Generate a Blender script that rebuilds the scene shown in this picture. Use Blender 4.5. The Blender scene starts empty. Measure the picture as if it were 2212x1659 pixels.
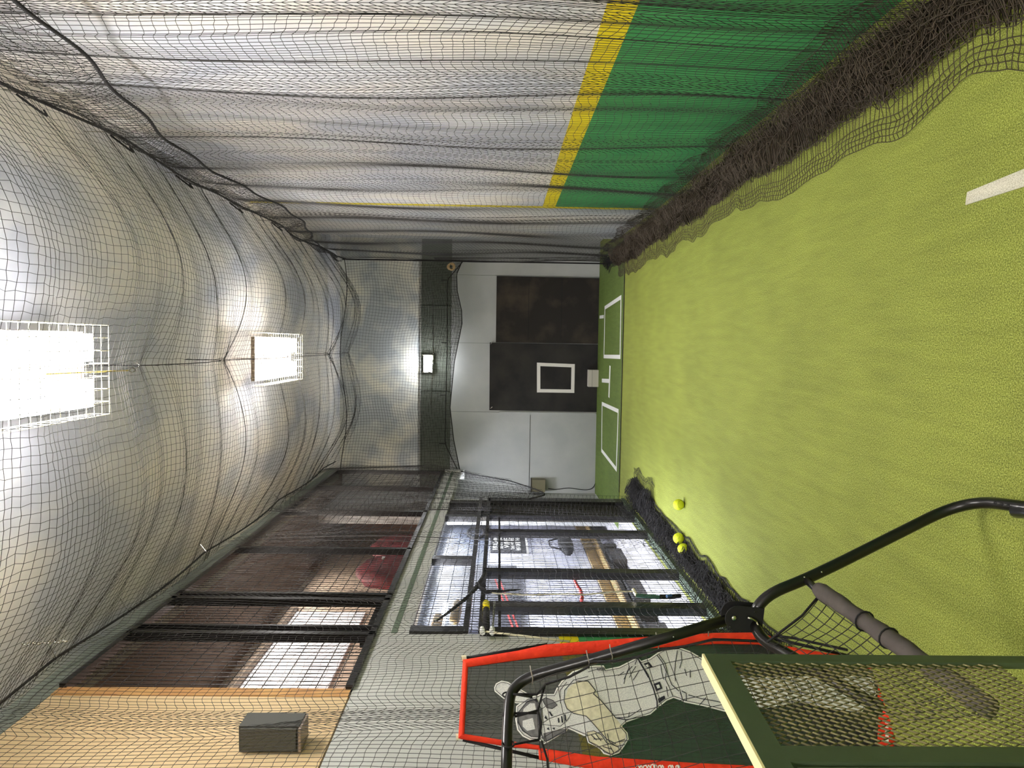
import bpy, math, random
import numpy as np
from mathutils import Vector, Matrix
random.seed(7); RNG = np.random.RandomState(7)
S = bpy.context.scene
COL = S.collection
# ------------------------------------------------------------------ camera (the phone was held sideways)
F = 1600.; CX = 1106.; CY = 829.5; EYE = 1.62
def _n(v):
    v = np.array(v, float); return v / np.linalg.norm(v)
_dY = _n((-28/F, 87.5/F, -1)); _up = np.array((-1, .015, 0.)); _dZ = _n(_up - _dY*_up.dot(_dY)); _dX = np.cross(_dY, _dZ)
RW = np.array([_dX, _dY, _dZ]); CAMP = np.array([0, 0, EYE])
cd = bpy.data.cameras.new('camera'); cam = bpy.data.objects.new('camera', cd); COL.objects.link(cam)
cam.matrix_world = Matrix([[*RW[0], 0], [*RW[1], 0], [*RW[2], EYE], [0, 0, 0, 1]])
cd.sensor_fit = 'HORIZONTAL'; cd.sensor_width = 36; cd.lens = 36*F/2212; cd.clip_start = .02; cd.clip_end = 100
S.camera = cam
# ------------------------------------------------------------------ light set-up
W = bpy.data.worlds.new('world'); S.world = W; W.use_nodes = True
W.node_tree.nodes['Background'].inputs[0].default_value = (.8, .85, 1, 1)
W.node_tree.nodes['Background'].inputs[1].default_value = .05
S.view_settings.view_transform = 'Standard'; S.view_settings.look = 'None'
S.view_settings.gamma = 1; S.view_settings.use_curve_mapping = False
S.view_settings.exposure = -0.12
LED = 92.0          # strength of the fluorescent panels
HALL = 850.0         # watts of the lamps in the hall beyond the windows
def area(name, loc, sx, sy, power, color=(1, .96, .9), rot=(0, 0, 0)):
    l = bpy.data.lights.new(name, 'AREA'); l.shape = 'RECTANGLE'; l.size = sx; l.size_y = sy
    l.energy = power; l.color = color
    o = bpy.data.objects.new(name, l); o.location = loc; o.rotation_euler = rot; COL.objects.link(o); return o
# rooms beyond the left wall (lamps on their ceilings)
area('hall_lamp', (-2.4, 6.6, 2.33), .4, 3.6, HALL*.5, (.86, .9, 1))
area('hall_lamp', (-2.5, 10.0, 2.33), .4, 2.0, HALL*.3, (.86, .9, 1))
area('loft_lamp', (-2.7, 7.6, 4.1), .5, 4.5, 130, (1, .9, .8))

def ray(px, py): return RW @ np.array(((px-CX)/F, -(py-CY)/F, -1.))
def on(px, py, ax, val):
    r = ray(px, py); return CAMP + (val-CAMP[ax])/r[ax]*r
def onp(px, py, p0, nrm):
    r = ray(px, py); return CAMP + np.dot(p0-CAMP, nrm)/np.dot(r, nrm)*r

# ------------------------------------------------------------------ materials
def lin(c):
    return tuple(((x/12.92) if x <= .04045 else ((x+.055)/1.055)**2.4) for x in c)
def rgb(r, g, b): return lin((r/255, g/255, b/255)) + (1,)
def mat(name, col, rough=.6, metal=0., col2=None, scale=8., bump=0., spec=.5, emit=0., detail=4., bscale=None, contrast=(.35, .65)):
    m = bpy.data.materials.new(name); m.use_nodes = True; nt = m.node_tree; b = nt.nodes['Principled BSDF']
    b.inputs['Base Color'].default_value = col; b.inputs['Roughness'].default_value = rough
    b.inputs['Metallic'].default_value = metal; b.inputs['Specular IOR Level'].default_value = spec
    tc = nt.nodes.new('ShaderNodeTexCoord')
    if col2:
        n = nt.nodes.new('ShaderNodeTexNoise'); n.inputs['Scale'].default_value = scale; n.inputs['Detail'].default_value = detail
        r = nt.nodes.new('ShaderNodeValToRGB'); r.color_ramp.elements[0].position = contrast[0]; r.color_ramp.elements[1].position = contrast[1]
        r.color_ramp.elements[0].color = col; r.color_ramp.elements[1].color = col2
        nt.links.new(tc.outputs['Object'], n.inputs['Vector']); nt.links.new(n.outputs['Fac'], r.inputs['Fac'])
        nt.links.new(r.outputs['Color'], b.inputs['Base Color'])
    if bump:
        n2 = nt.nodes.new('ShaderNodeTexNoise'); n2.inputs['Scale'].default_value = bscale or scale*4; n2.inputs['Detail'].default_value = 5
        bp = nt.nodes.new('ShaderNodeBump'); bp.inputs['Strength'].default_value = bump; bp.inputs['Distance'].default_value = .01
        nt.links.new(tc.outputs['Object'], n2.inputs['Vector']); nt.links.new(n2.outputs['Fac'], bp.inputs['Height'])
        nt.links.new(bp.outputs['Normal'], b.inputs['Normal'])
    if emit:
        b.inputs['Emission Color'].default_value = col; b.inputs['Emission Strength'].default_value = emit
    return m
def sky_mat(name, warm, blue, pale, stretch=(1, 1, 1), scale=.9, band=None):
    """painted sky with clouds; optional darker streaks"""
    m = bpy.data.materials.new(name); m.use_nodes = True; nt = m.node_tree; b = nt.nodes['Principled BSDF']
    b.inputs['Roughness'].default_value = .75; b.inputs['Specular IOR Level'].default_value = .25
    tc = nt.nodes.new('ShaderNodeTexCoord'); mp = nt.nodes.new('ShaderNodeMapping'); mp.inputs['Scale'].default_value = stretch
    nt.links.new(tc.outputs['Object'], mp.inputs['Vector'])
    n1 = nt.nodes.new('ShaderNodeTexNoise'); n1.inputs['Scale'].default_value = scale; n1.inputs['Detail'].default_value = 3; n1.inputs['Roughness'].default_value = .45
    n2 = nt.nodes.new('ShaderNodeTexNoise'); n2.inputs['Scale'].default_value = scale*2.1; n2.inputs['Detail'].default_value = 4
    for n in (n1, n2): nt.links.new(mp.outputs['Vector'], n.inputs['Vector'])
    r1 = nt.nodes.new('ShaderNodeValToRGB'); r1.color_ramp.elements[0].position = .42; r1.color_ramp.elements[1].position = .58
    r1.color_ramp.elements[0].color = blue; r1.color_ramp.elements[1].color = warm
    nt.links.new(n1.outputs['Fac'], r1.inputs['Fac'])
    r2 = nt.nodes.new('ShaderNodeValToRGB'); r2.color_ramp.elements[0].position = .5; r2.color_ramp.elements[1].position = .66
    r2.color_ramp.elements[0].color = (0, 0, 0, 1); r2.color_ramp.elements[1].color = (1, 1, 1, 1)
    nt.links.new(n2.outputs['Fac'], r2.inputs['Fac'])
    mx = nt.nodes.new('ShaderNodeMix'); mx.data_type = 'RGBA'
    nt.links.new(r2.outputs['Color'], mx.inputs['Factor']); nt.links.new(r1.outputs['Color'], mx.inputs['A']); mx.inputs['B'].default_value = pale
    nt.links.new(mx.outputs['Result'], b.inputs['Base Color'])
    n3 = nt.nodes.new('ShaderNodeTexNoise'); n3.inputs['Scale'].default_value = 60
    bp = nt.nodes.new('ShaderNodeBump'); bp.inputs['Strength'].default_value = .15; bp.inputs['Distance'].default_value = .004
    nt.links.new(tc.outputs['Object'], n3.inputs['Vector']); nt.links.new(n3.outputs['Fac'], bp.inputs['Height']); nt.links.new(bp.outputs['Normal'], b.inputs['Normal'])
    return m
M = {}
M['sky_ceiling'] = sky_mat('sky_ceiling', rgb(234, 226, 218), rgb(186, 187, 197), rgb(214, 212, 213), (1.2, .55, 1), 1.1)
M['sky_wall'] = sky_mat('sky_wall', rgb(234, 228, 218), rgb(198, 201, 209), rgb(221, 222, 223), (1, .8, .45), 1.3)
M['sky_back'] = sky_mat('sky_back', rgb(232, 228, 214), rgb(180, 185, 188), rgb(206, 208, 204), (1, 1, 1), 1.7)
M['wall_green'] = mat('wall_green', rgb(54, 138, 78), .7, col2=rgb(66, 146, 82), scale=3, bump=.1, bscale=60, spec=.3)
M['wall_yellow'] = mat('wall_yellow', rgb(240, 220, 20), .6, col2=rgb(228, 205, 12), scale=6, spec=.3)
M['pale_blue'] = mat('pale_blue', rgb(196, 210, 216), .7, col2=rgb(206, 214, 216), scale=2, spec=.3)
M['grey_wall'] = mat('grey_wall', rgb(178, 179, 178), .8, col2=rgb(188, 188, 186), scale=2.5, bump=.2, bscale=90, spec=.25)
M['end_wall'] = sky_mat('end_wall', rgb(214, 208, 198), rgb(180, 184, 188), rgb(200, 200, 198), (1, .8, .45), 1.3)
M['grey_dark'] = mat('grey_dark', rgb(112, 118, 108), .7, col2=rgb(122, 126, 116), scale=2, spec=.25)
M['left_wall'] = mat('left_wall', rgb(184, 184, 178), .75, col2=rgb(194, 194, 188), scale=2, bump=.1, bscale=60, spec=.3)
M['plywood'] = mat('plywood', rgb(208, 180, 136), .6, col2=rgb(216, 190, 148), scale=1.5, bump=.1, spec=.3)
M['lumber'] = mat('lumber', rgb(205, 160, 98), .6, col2=rgb(180, 130, 80), scale=3, spec=.3)
M['black_steel'] = mat('black_steel', rgb(26, 24, 23), .3, .3, spec=.6)
M['black_matte'] = mat('black_matte', rgb(24, 23, 24), .7, spec=.3)
M['net'] = mat('net', rgb(40, 37, 35), .55, spec=.4)
M['net_fine'] = mat('net_fine', rgb(38, 42, 36), .8, spec=.2)
M['bunch'] = mat('bunch', rgb(74, 64, 52), .75, spec=.25)
M['bunch_black'] = mat('bunch_black', rgb(44, 42, 42), .75, spec=.25)
M['rope'] = mat('rope', rgb(28, 25, 26), .7, bump=.5, bscale=200, spec=.3)
M['rubber'] = mat('rubber', rgb(38, 36, 36), .75, col2=rgb(54, 51, 48), scale=3, bump=.3, bscale=150, spec=.3)
M['rubber_worn'] = mat('rubber_worn', rgb(42, 38, 35), .75, col2=rgb(78, 68, 58), scale=3.2, bump=.3, bscale=150, spec=.3, detail=8, contrast=(.48, .8))
M['white_paint'] = mat('white_paint', rgb(235, 234, 228), .7)
M['white_tape'] = mat('white_tape', rgb(240, 234, 228), .6)
M['white_block'] = mat('white_block', rgb(200, 194, 182), .7)
M['box_olive'] = mat('box_olive', rgb(110, 104, 80), .6, col2=rgb(120, 112, 86), scale=6)
M['ball'] = mat('ball', rgb(218, 226, 30), .6, col2=rgb(204, 214, 36), scale=30, bump=.2, bscale=400)
M['seam'] = mat('seam', rgb(150, 160, 30), .7)
M['red_cloth'] = mat('red_cloth', rgb(236, 60, 28), .75, col2=rgb(220, 50, 26), scale=20, bump=.6, bscale=40, spec=.3)
M['maroon'] = mat('maroon', rgb(120, 28, 36), .7, col2=rgb(92, 22, 30), scale=9, bump=.5, bscale=25)
M['ink_white'] = mat('ink_white', rgb(244, 242, 236), .8, spec=.2)
M['ink_grey'] = mat('ink_grey', rgb(228, 226, 222), .8, col2=rgb(196, 194, 196), scale=320, spec=.2, contrast=(.4, .62))
M['ink_mid'] = mat('ink_mid', rgb(128, 126, 128), .8, col2=rgb(106, 104, 106), scale=40, spec=.2)
M['ink_cream'] = mat('ink_cream', rgb(226, 218, 192), .8, col2=rgb(206, 198, 172), scale=60, spec=.2)
M['ink_dark'] = mat('ink_dark', rgb(44, 44, 52), .8, spec=.2)
M['sleeve'] = mat('sleeve', rgb(74, 68, 66), .85, col2=rgb(84, 78, 74), scale=14, bump=.6, bscale=18, spec=.2)
M['chrome'] = mat('chrome', rgb(190, 188, 180), .25, 1.)
M['zip_cord'] = mat('zip_cord', rgb(150, 140, 130), .5)
M['green_steel'] = mat('green_steel', rgb(60, 72, 50), .5, col2=rgb(65, 78, 55), scale=9, bump=.1, spec=.4)
M['mesh_steel'] = mat('mesh_steel', rgb(134, 124, 84), .4, .3, col2=rgb(104, 100, 68), scale=20, spec=.5)
M['cream_edge'] = mat('cream_edge', rgb(228, 212, 160), .6)
M['speaker'] = mat('speaker', rgb(58, 58, 52), .6)
M['speaker_front'] = mat('speaker_front', rgb(78, 78, 68), .7, bump=.4, bscale=200)
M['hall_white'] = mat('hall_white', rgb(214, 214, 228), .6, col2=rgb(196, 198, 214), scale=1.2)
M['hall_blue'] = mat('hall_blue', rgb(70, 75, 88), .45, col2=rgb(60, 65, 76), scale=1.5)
M['hall_floor'] = mat('hall_floor', rgb(206, 204, 212), .5)
M['bench_wood'] = mat('bench_wood', rgb(142, 116, 66), .6, col2=rgb(122, 98, 56), scale=5)
M['bench_dark'] = mat('bench_dark', rgb(40, 36, 28), .7, col2=rgb(52, 46, 36), scale=4)
M['loft_brown'] = mat('loft_brown', rgb(176, 158, 140), .7, col2=rgb(152, 136, 120), scale=.8)
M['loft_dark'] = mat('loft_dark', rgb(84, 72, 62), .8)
M['loft_wood'] = mat('loft_wood', rgb(150, 98, 62), .6, col2=rgb(120, 76, 50), scale=2)
M['loft_white'] = mat('loft_white', rgb(225, 222, 224), .5, emit=.55)
M['sill_green'] = mat('sill_green', rgb(96, 112, 92), .7)
M['tv'] = mat('tv', rgb(34, 34, 42), .35)
M['tv_red'] = mat('tv_red', rgb(190, 48, 42), .5)
M['sign_black'] = mat('sign_black', rgb(26, 26, 28), .6)
M['tan'] = mat('tan', rgb(176, 150, 108), .7, col2=rgb(150, 124, 84), scale=20)
M['yellow_cord'] = mat('yellow_cord', rgb(214, 190, 96), .6)
M['teal'] = mat('teal', rgb(52, 100, 80), .5)
M['blue'] = mat('blue', rgb(40, 92, 150), .5)
M['white_cord'] = mat('white_cord', rgb(222, 212, 180), .7)
M['housing'] = mat('housing', rgb(150, 132, 118), .5)
M['guard_wire'] = mat('guard_wire', rgb(225, 218, 190), .4, .3)
M['glow'] = mat('glow', (1, .98, .975, 1), .5, emit=LED)
M['glow_up'] = mat('glow_up', (1, .97, .93, 1), .5, emit=LED*.08)
M['glow_far'] = mat('glow_far', (1, .98, .975, 1), .5, emit=LED*.62)
M['glow_small'] = mat('glow_small', (.9, .95, 1, 1), .5, emit=30)
M['glow_bulkhead'] = mat('glow_bulkhead', (.93, .96, 1, 1), .5, emit=230)
M['bulb'] = mat('bulb', (1, 1, 1, 1), .5, emit=60)
def turf(name, a, b_, c, s=1.0):
    m = bpy.data.materials.new(name); m.use_nodes = True; nt = m.node_tree; b = nt.nodes['Principled BSDF']
    b.inputs['Roughness'].default_value = .7; b.inputs['Specular IOR Level'].default_value = .3
    tc = nt.nodes.new('ShaderNodeTexCoord')
    v = nt.nodes.new('ShaderNodeTexNoise'); v.inputs['Scale'].default_value = 210*s; v.inputs['Detail'].default_value = 3; v.inputs['Roughness'].default_value = .7
    l = nt.nodes.new('ShaderNodeTexNoise'); l.inputs['Scale'].default_value = 1.4; l.inputs['Detail'].default_value = 4
    mp = nt.nodes.new('ShaderNodeMapping'); mp.inputs['Scale'].default_value = (1, .12, 1)
    l2 = nt.nodes.new('ShaderNodeTexNoise'); l2.inputs['Scale'].default_value = 22; l2.inputs['Detail'].default_value = 2
    nt.links.new(tc.outputs['Object'], mp.inputs['Vector']); nt.links.new(mp.outputs['Vector'], l2.inputs['Vector'])
    for n in (v, l): nt.links.new(tc.outputs['Object'], n.inputs['Vector'])
    r = nt.nodes.new('ShaderNodeValToRGB'); e = r.color_ramp.elements; e[0].position = .33; e[1].position = .68; e[0].color = a; e[1].color = c
    k = e.new(.5); k.color = b_
    nt.links.new(v.outputs['Fac'], r.inputs['Fac'])
    ad = nt.nodes.new('ShaderNodeMath'); ad.operation = 'ADD'; nt.links.new(l.outputs['Fac'], ad.inputs[0]); nt.links.new(l2.outputs['Fac'], ad.inputs[1])
    mr = nt.nodes.new('ShaderNodeMapRange'); mr.inputs[1].default_value = .7; mr.inputs[2].default_value = 1.3; mr.inputs[3].default_value = .86; mr.inputs[4].default_value = 1.1
    nt.links.new(ad.outputs[0], mr.inputs[0])
    mx = nt.nodes.new('ShaderNodeVectorMath'); mx.operation = 'SCALE'
    nt.links.new(r.outputs['Color'], mx.inputs[0]); nt.links.new(mr.outputs[0], mx.inputs['Scale'])
    nt.links.new(mx.outputs[0], b.inputs['Base Color'])
    bp = nt.nodes.new('ShaderNodeBump'); bp.inputs['Strength'].default_value = .8; bp.inputs['Distance'].default_value = .006
    nt.links.new(v.outputs['Fac'], bp.inputs['Height']); nt.links.new(bp.outputs['Normal'], b.inputs['Normal'])
    return m
M['turf'] = turf('turf', rgb(76, 82, 14), rgb(136, 146, 54), rgb(200, 205, 114))
M['turf_mat'] = turf('turf_mat', rgb(70, 88, 34), rgb(98, 118, 52), rgb(124, 142, 70), .8)
M['turf_white'] = turf('turf_white', rgb(176, 170, 146), rgb(216, 210, 190), rgb(238, 234, 220))
def see_through(name, col, a):
    m = bpy.data.materials.new(name); m.use_nodes = True; nt = m.node_tree; b = nt.nodes['Principled BSDF']
    b.inputs['Base Color'].default_value = col; b.inputs['Roughness'].default_value = .8; b.inputs['Alpha'].default_value = a
    return m
M['screen_mesh'] = see_through('screen_mesh', rgb(48, 50, 46), .62)
def print_mat(name, col, a):
    m = see_through(name, col, a); return m
M['glass'] = see_through('glass', rgb(150, 160, 170), .12); M['glass'].node_tree.nodes['Principled BSDF'].inputs['Roughness'].default_value = .05

# ------------------------------------------------------------------ geometry helpers
class G:
    def __init__(s): s.v = []; s.f = []; s.n = 0
    def add(s, v, f):
        v = np.asarray(v, float).reshape(-1, 3); s.v.append(v); s.f += [tuple(i+s.n for i in q) for q in f]; s.n += len(v); return s
    def box(s, a, b):
        x0, y0, z0 = np.minimum(a, b); x1, y1, z1 = np.maximum(a, b)
        return s.add([(x0,y0,z0),(x1,y0,z0),(x1,y1,z0),(x0,y1,z0),(x0,y0,z1),(x1,y0,z1),(x1,y1,z1),(x0,y1,z1)],
                     [(0,3,2,1),(4,5,6,7),(0,1,5,4),(1,2,6,5),(2,3,7,6),(3,0,4,7)])
    def obox(s, c, ax, ay, az, hx, hy, hz):
        c, ax, ay, az = map(np.array, (c, ax, ay, az)); vs = []
        for sz in (-1, 1):
            for sx, sy in ((-1,-1),(1,-1),(1,1),(-1,1)): vs.append(c+ax*hx*sx+ay*hy*sy+az*hz*sz)
        return s.add(vs, [(0,3,2,1),(4,5,6,7),(0,1,5,4),(1,2,6,5),(2,3,7,6),(3,0,4,7)])
    def tube(s, pts, r, n=8, closed=False, cap=True):
        P = np.array(pts, float); N = len(P); R = np.full(N, r, float) if np.isscalar(r) else np.array(r, float)
        T = np.zeros_like(P)
        for i in range(N):
            if closed: T[i] = P[(i+1) % N]-P[i-1]
            else: T[i] = P[min(i+1, N-1)]-P[max(i-1, 0)]
            T[i] /= (np.linalg.norm(T[i])+1e-9)
        ref = np.array((0, 0, 1.)) if abs(T[0][2]) < .9 else np.array((1., 0, 0))
        u = np.cross(T[0], ref); u /= np.linalg.norm(u); vs = []
        for i in range(N):
            u = u-T[i]*u.dot(T[i]); u /= (np.linalg.norm(u)+1e-9); w = np.cross(T[i], u)
            for k in range(n):
                a = 2*math.pi*k/n; vs.append(P[i]+R[i]*(math.cos(a)*u+math.sin(a)*w))
        f = []
        for i in range(N if closed else N-1):
            j = (i+1) % N
            for k in range(n): f.append((i*n+k, i*n+(k+1) % n, j*n+(k+1) % n, j*n+k))
        if cap and not closed: f.append(tuple(range(n))[::-1]); f.append(tuple((N-1)*n+k for k in range(n)))
        return s.add(vs, f)
    def prism(s, poly, d):
        """poly: list of 3-D points (planar), extruded by vector d"""
        P = np.array(poly, float); n = len(P); d = np.array(d, float)
        return s.add(np.vstack([P, P+d]), [tuple(range(n))[::-1], tuple(range(n, 2*n))]+[(i, (i+1) % n, (i+1) % n+n, i+n) for i in range(n)])
    def sphere(s, c, r, nu=16, nv=10, sc=(1, 1, 1)):
        vs = []; f = []
        for i in range(nv+1):
            t = math.pi*i/nv
            for j in range(nu):
                p = 2*math.pi*j/nu; vs.append((c[0]+r*sc[0]*math.sin(t)*math.cos(p), c[1]+r*sc[1]*math.sin(t)*math.sin(p), c[2]+r*sc[2]*math.cos(t)))
        for i in range(nv):
            for j in range(nu): f.append((i*nu+j, (i+1)*nu+j, (i+1)*nu+(j+1) % nu, i*nu+(j+1) % nu))
        return s.add(vs, f)
    def build(s, name, m, parent=None, smooth=False, **kw):
        me = bpy.data.meshes.new(name); me.from_pydata(np.vstack(s.v).tolist(), [], s.f); me.update()
        return link(name, me, m, parent, smooth, **kw)
def link(name, me, m, parent=None, smooth=False, **kw):
    if m: me.materials.append(M[m] if isinstance(m, str) else m)
    if smooth: me.polygons.foreach_set('use_smooth', [True]*len(me.polygons))
    o = bpy.data.objects.new(name, me); COL.objects.link(o)
    if parent: o.parent = parent; o.matrix_parent_inverse = parent.matrix_world.inverted()
    for k, v in kw.items(): o[k] = v
    return o
def thing(name, label, cat, loc=(0, 0, 0), group=None):
    o = bpy.data.objects.new(name, None); o.location = loc; o.empty_display_size = .1; COL.objects.link(o)
    o['label'] = label; o['category'] = cat
    if group: o['group'] = group
    o.matrix_world = Matrix.Translation(loc); return o
def struct(name, g, m, parent=None, smooth=False):
    o = g.build(name, m, parent, smooth)
    if not parent: o['kind'] = 'structure'
    return o
def copy_tree(o, delta, parent=None):
    c = o.copy(); COL.objects.link(c)
    if parent: c.parent = parent
    else: c.location = Vector(o.location)+Vector(delta)
    for ch in list(o.children): copy_tree(ch, delta, c)
    return c
def strands(P, r, sides=3):
    """P (m,n,3): m strands of n points -> vertices, faces of thin tubes"""
    m, n, _ = P.shape; T = np.gradient(P, axis=1); T /= (np.linalg.norm(T, axis=2, keepdims=True)+1e-9)
    ref = np.array((.31, .47, .83)); U = np.cross(T, ref); U /= (np.linalg.norm(U, axis=2, keepdims=True)+1e-9); V = np.cross(T, U)
    vs = np.stack([P+r*(math.cos(2*math.pi*k/sides)*U+math.sin(2*math.pi*k/sides)*V) for k in range(sides)], axis=2).reshape(-1, 3)
    i, j, k = np.meshgrid(np.arange(m), np.arange(n-1), np.arange(sides), indexing='ij'); k2 = (k+1) % sides
    b = (i*n+j)*sides; c = b+sides
    f = np.stack([b+k, b+k2, c+k2, c+k], axis=-1).reshape(-1, 4)
    return vs, f
def fast_mesh(name, parts):
    vs = []; fs = []; n = 0
    for v, f in parts: vs.append(v); fs.append(f+n); n += len(v)
    v = np.vstack(vs); f = np.vstack(fs)
    me = bpy.data.meshes.new(name); me.vertices.add(len(v)); me.vertices.foreach_set('co', v.astype(np.float32).ravel())
    me.loops.add(f.size); me.loops.foreach_set('vertex_index', f.astype(np.int32).ravel())
    me.polygons.add(len(f)); me.polygons.foreach_set('loop_start', np.arange(0, f.size, 4, dtype=np.int32))
    try: me.polygons.foreach_set('loop_total', np.full(len(f), 4, dtype=np.int32))
    except Exception: pass
    me.update(calc_edges=True); return me
def net(name, P, r, m, parent, r2=None):
    me = fast_mesh(name, [strands(P, r), strands(P.transpose(1, 0, 2), r2 or r)])
    return link(name, me, m, parent, kind='stuff')
def smoothrand(n, step, amp, seed):
    rs = np.random.RandomState(seed); k = max(4, int(n/step)+3); a = rs.uniform(-1, 1, k)
    x = np.linspace(0, k-1.001, n); i = x.astype(int); t = x-i; t = t*t*(3-2*t)
    return amp*(a[i]*(1-t)+a[np.minimum(i+1, k-1)]*t)
def bend(pts, rad, seg=6):
    """round the corners of a polyline"""
    P = [np.array(p, float) for p in pts]; out = [P[0]]
    for i in range(1, len(P)-1):
        a, b, c = P[i-1], P[i], P[i+1]; d1 = min(rad, .49*np.linalg.norm(a-b)); d2 = min(rad, .49*np.linalg.norm(c-b))
        p = b+(a-b)/np.linalg.norm(a-b)*d1; q = b+(c-b)/np.linalg.norm(c-b)*d2
        for k in range(seg+1):
            t = k/seg; out.append((1-t)**2*p+2*t*(1-t)*b+t*t*q)
    return out+[P[-1]]

# ================================================================== THE ROOM SHELL
CEIL = 4.2; XR = 1.42; XL = -1.97; YB = 12.1; Y0 = -7.0
struct('floor', G().box((-2.6, Y0, -.1), (1.8, YB, 0)), 'turf')
struct('ceiling', G().box((-2.6, Y0, CEIL), (1.8, YB+.1, CEIL+.1)), 'sky_ceiling')
wr = struct('wall_right', G().box((XR, Y0, 1.19), (XR+.15, 7.72, CEIL)), 'sky_wall')
struct('painted_band', G().box((XR-.001, Y0, 0), (XR+.15, 7.72, 1.06)), 'wall_green', wr)['label'] = 'dark green lower wall'
struct('painted_stripe', G().box((XR-.002, Y0, 1.06), (XR+.15, 7.78, 1.19)), 'wall_yellow', wr)['label'] = 'yellow stripe along the wall'
struct('painted_stripe', G().box((XR-.004, 7.72, 0), (XR+.15, 7.80, CEIL)), 'wall_yellow', wr)['label'] = 'upright yellow stripe'
wre = struct('wall_right_end', G().add([(XR, 7.8, 0), (XR, 7.8, CEIL), (XR+.05, 10.35, CEIL), (XR+.05, 10.35, 0), (XR+.2, 7.8, 0), (XR+.2, 7.8, CEIL), (XR+.25, 10.35, CEIL), (XR+.25, 10.35, 0)],
       [(0,1,2,3), (4,7,6,5), (2,6,7,3), (0,4,5,1), (1,5,6,2), (0,3,7,4)]), 'end_wall')
struct('wall_right_recess', G().box((1.67, 10.35, 0), (1.8, YB, CEIL)), 'grey_wall')
# back wall: painted sky above, grey sheets below
wb = struct('wall_back', G().box((-2.6, YB+.03, 0), (1.8, YB+.13, CEIL)), 'grey_dark')
struct('sky_panel', G().box((-2.45, YB-.005, 2.9), (1.67, YB+.03, CEIL)), 'sky_back', wb)['label'] = 'painted cloud panel above the grey sheets'
for x0, x1, z0, z1 in ((-2.45, -1.125, 0, 1.085), (-2.45, -1.125, 1.095, 2.40), (-1.12, .0, 0, 2.40), (.005, 1.1, 0, 2.40), (1.105, 1.67, 0, 2.40)):
    struct('wall_panel', G().box((x0, YB-.002, z0), (x1, YB+.03, z1)), 'grey_wall', wb)
for x0, x1 in ((-2.45, -.8), (-.79, .6), (.61, 1.67)):
    struct('wall_panel', G().box((x0, YB-.002, 2.406), (x1, YB+.03, 2.893)), 'grey_dark', wb)['label'] = 'upper grey sheet coloured darker to imitate netting shade'  # the darkening by the hanging net is put into the sheet colour
struct('trim_1', G().box((-2.45, YB-.03, 2.885), (1.67, YB+.03, 2.905)), 'left_wall')
# left wall: plain part near the camera (same mural), plywood above
wl = struct('wall_left', G().box((XL-.15, Y0, 1.19), (XL, 4.93, 2.42)), 'left_wall')
struct('painted_band', G().box((XL-.15, Y0, 0), (XL+.001, 4.93, 1.06)), 'wall_green', wl)['label'] = 'dark green lower wall'
struct('painted_stripe', G().box((XL-.15, Y0, 1.06), (XL+.002, 4.93, 1.19)), 'wall_yellow', wl)['label'] = 'yellow stripe'
struct('plywood_sheet', G().box((XL-.1, Y0, 2.43), (XL, 2.62, 4.06)), 'plywood', wl)
struct('plywood_sheet', G().box((XL-.1, 2.63, 2.43), (XL, 4.02, 4.06)), 'plywood', wl)
struct('stud', G().box((XL-.12, 4.02, 2.43), (XL+.006, 4.11, 4.06)), 'lumber', wl)['label'] = 'knotty timber edge board'
struct('header_strip', G().box((XL-.15, Y0, 4.06), (XL+.004, 11.35, CEIL)), 'grey_dark', wl)['label'] = 'grey strip under the ceiling'
wb2 = struct('wall_left_band', G().box((XL-.12, 4.93, 2.2), (XL, 11.2, 2.42)), 'left_wall')
struct('painted_stripe', G().box((XL-.01, 4.93, 2.285), (XL+.003, 11.2, 2.325)), 'sill_green', wb2)['label'] = 'grey green stripe along the beam'
struct('end_bracket', G().box((XL-.1, 11.2, 2.12), (XL+.03, 11.28, 2.42)), 'white_paint', wb2)['label'] = 'white bracket at the beam end'
wlr = struct('wall_left_recess', G().box((-2.6, 10.5, 0), (-2.45, YB, CEIL)), 'grey_wall')
struct('wall_left_door', G().box((-2.05, 8.45, 0), (XL-.03, 9.35, 2.2)), 'bench_dark')
struct('wall_left_return', G().prism([(-2.05, 9.35, 0), (-2.45, 10.5, 0), (-2.45, 10.62, 0), (-1.99, 9.35, 0)], (0, 0, 2.42)), 'grey_wall')
struct('wall_rear', G().box((-2.6, Y0-.1, 0), (1.8, Y0, CEIL)), 'left_wall')

# -------- the upper opening with steel posts and welded wire
def wire_grid(name, parent, x, y0, y1, z0, z1, dy, dz, r, m='black_steel'):
    g = []
    ys = np.arange(y0, y1+1e-6, dy); zs = np.arange(z0, z1+1e-6, dz)
    a = np.stack([np.stack([np.full(2, x), np.full(2, y), np.array((z0, z1))], -1) for y in ys])
    b = np.stack([np.stack([np.full(2, x+r), np.array((y0, y1)), np.full(2, z)], -1) for z in zs])
    return link(name, fast_mesh(name, [strands(a, r, 4), strands(b, r, 4)]), m, parent, kind='stuff')
w1 = struct('window_1', G().box((XL-.03, 4.1, 2.42), (XL+.03, 11.2, 2.46)).box((XL-.03, 4.1, 4.02), (XL+.03, 11.2, 4.06)), 'black_steel')
for y, wd in ((4.86, .05), (4.98, .02), (5.52, .045), (5.64, .045), (6.9, .05), (8.45, .05), (9.9, .05), (11.15, .05)):
    struct('post', G().box((XL-.03, y-wd/2, 2.42), (XL+.03, y+wd/2, 4.06)), 'black_steel', w1)
struct('rail', G().box((XL-.09, 4.9, 2.47), (XL-.05, 5.6, 2.53)), 'black_steel', w1)
wire_grid('welded_wire', w1, XL-.02, 4.1, 11.2, 2.44, 4.05, .051, .102, .0032)
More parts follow.
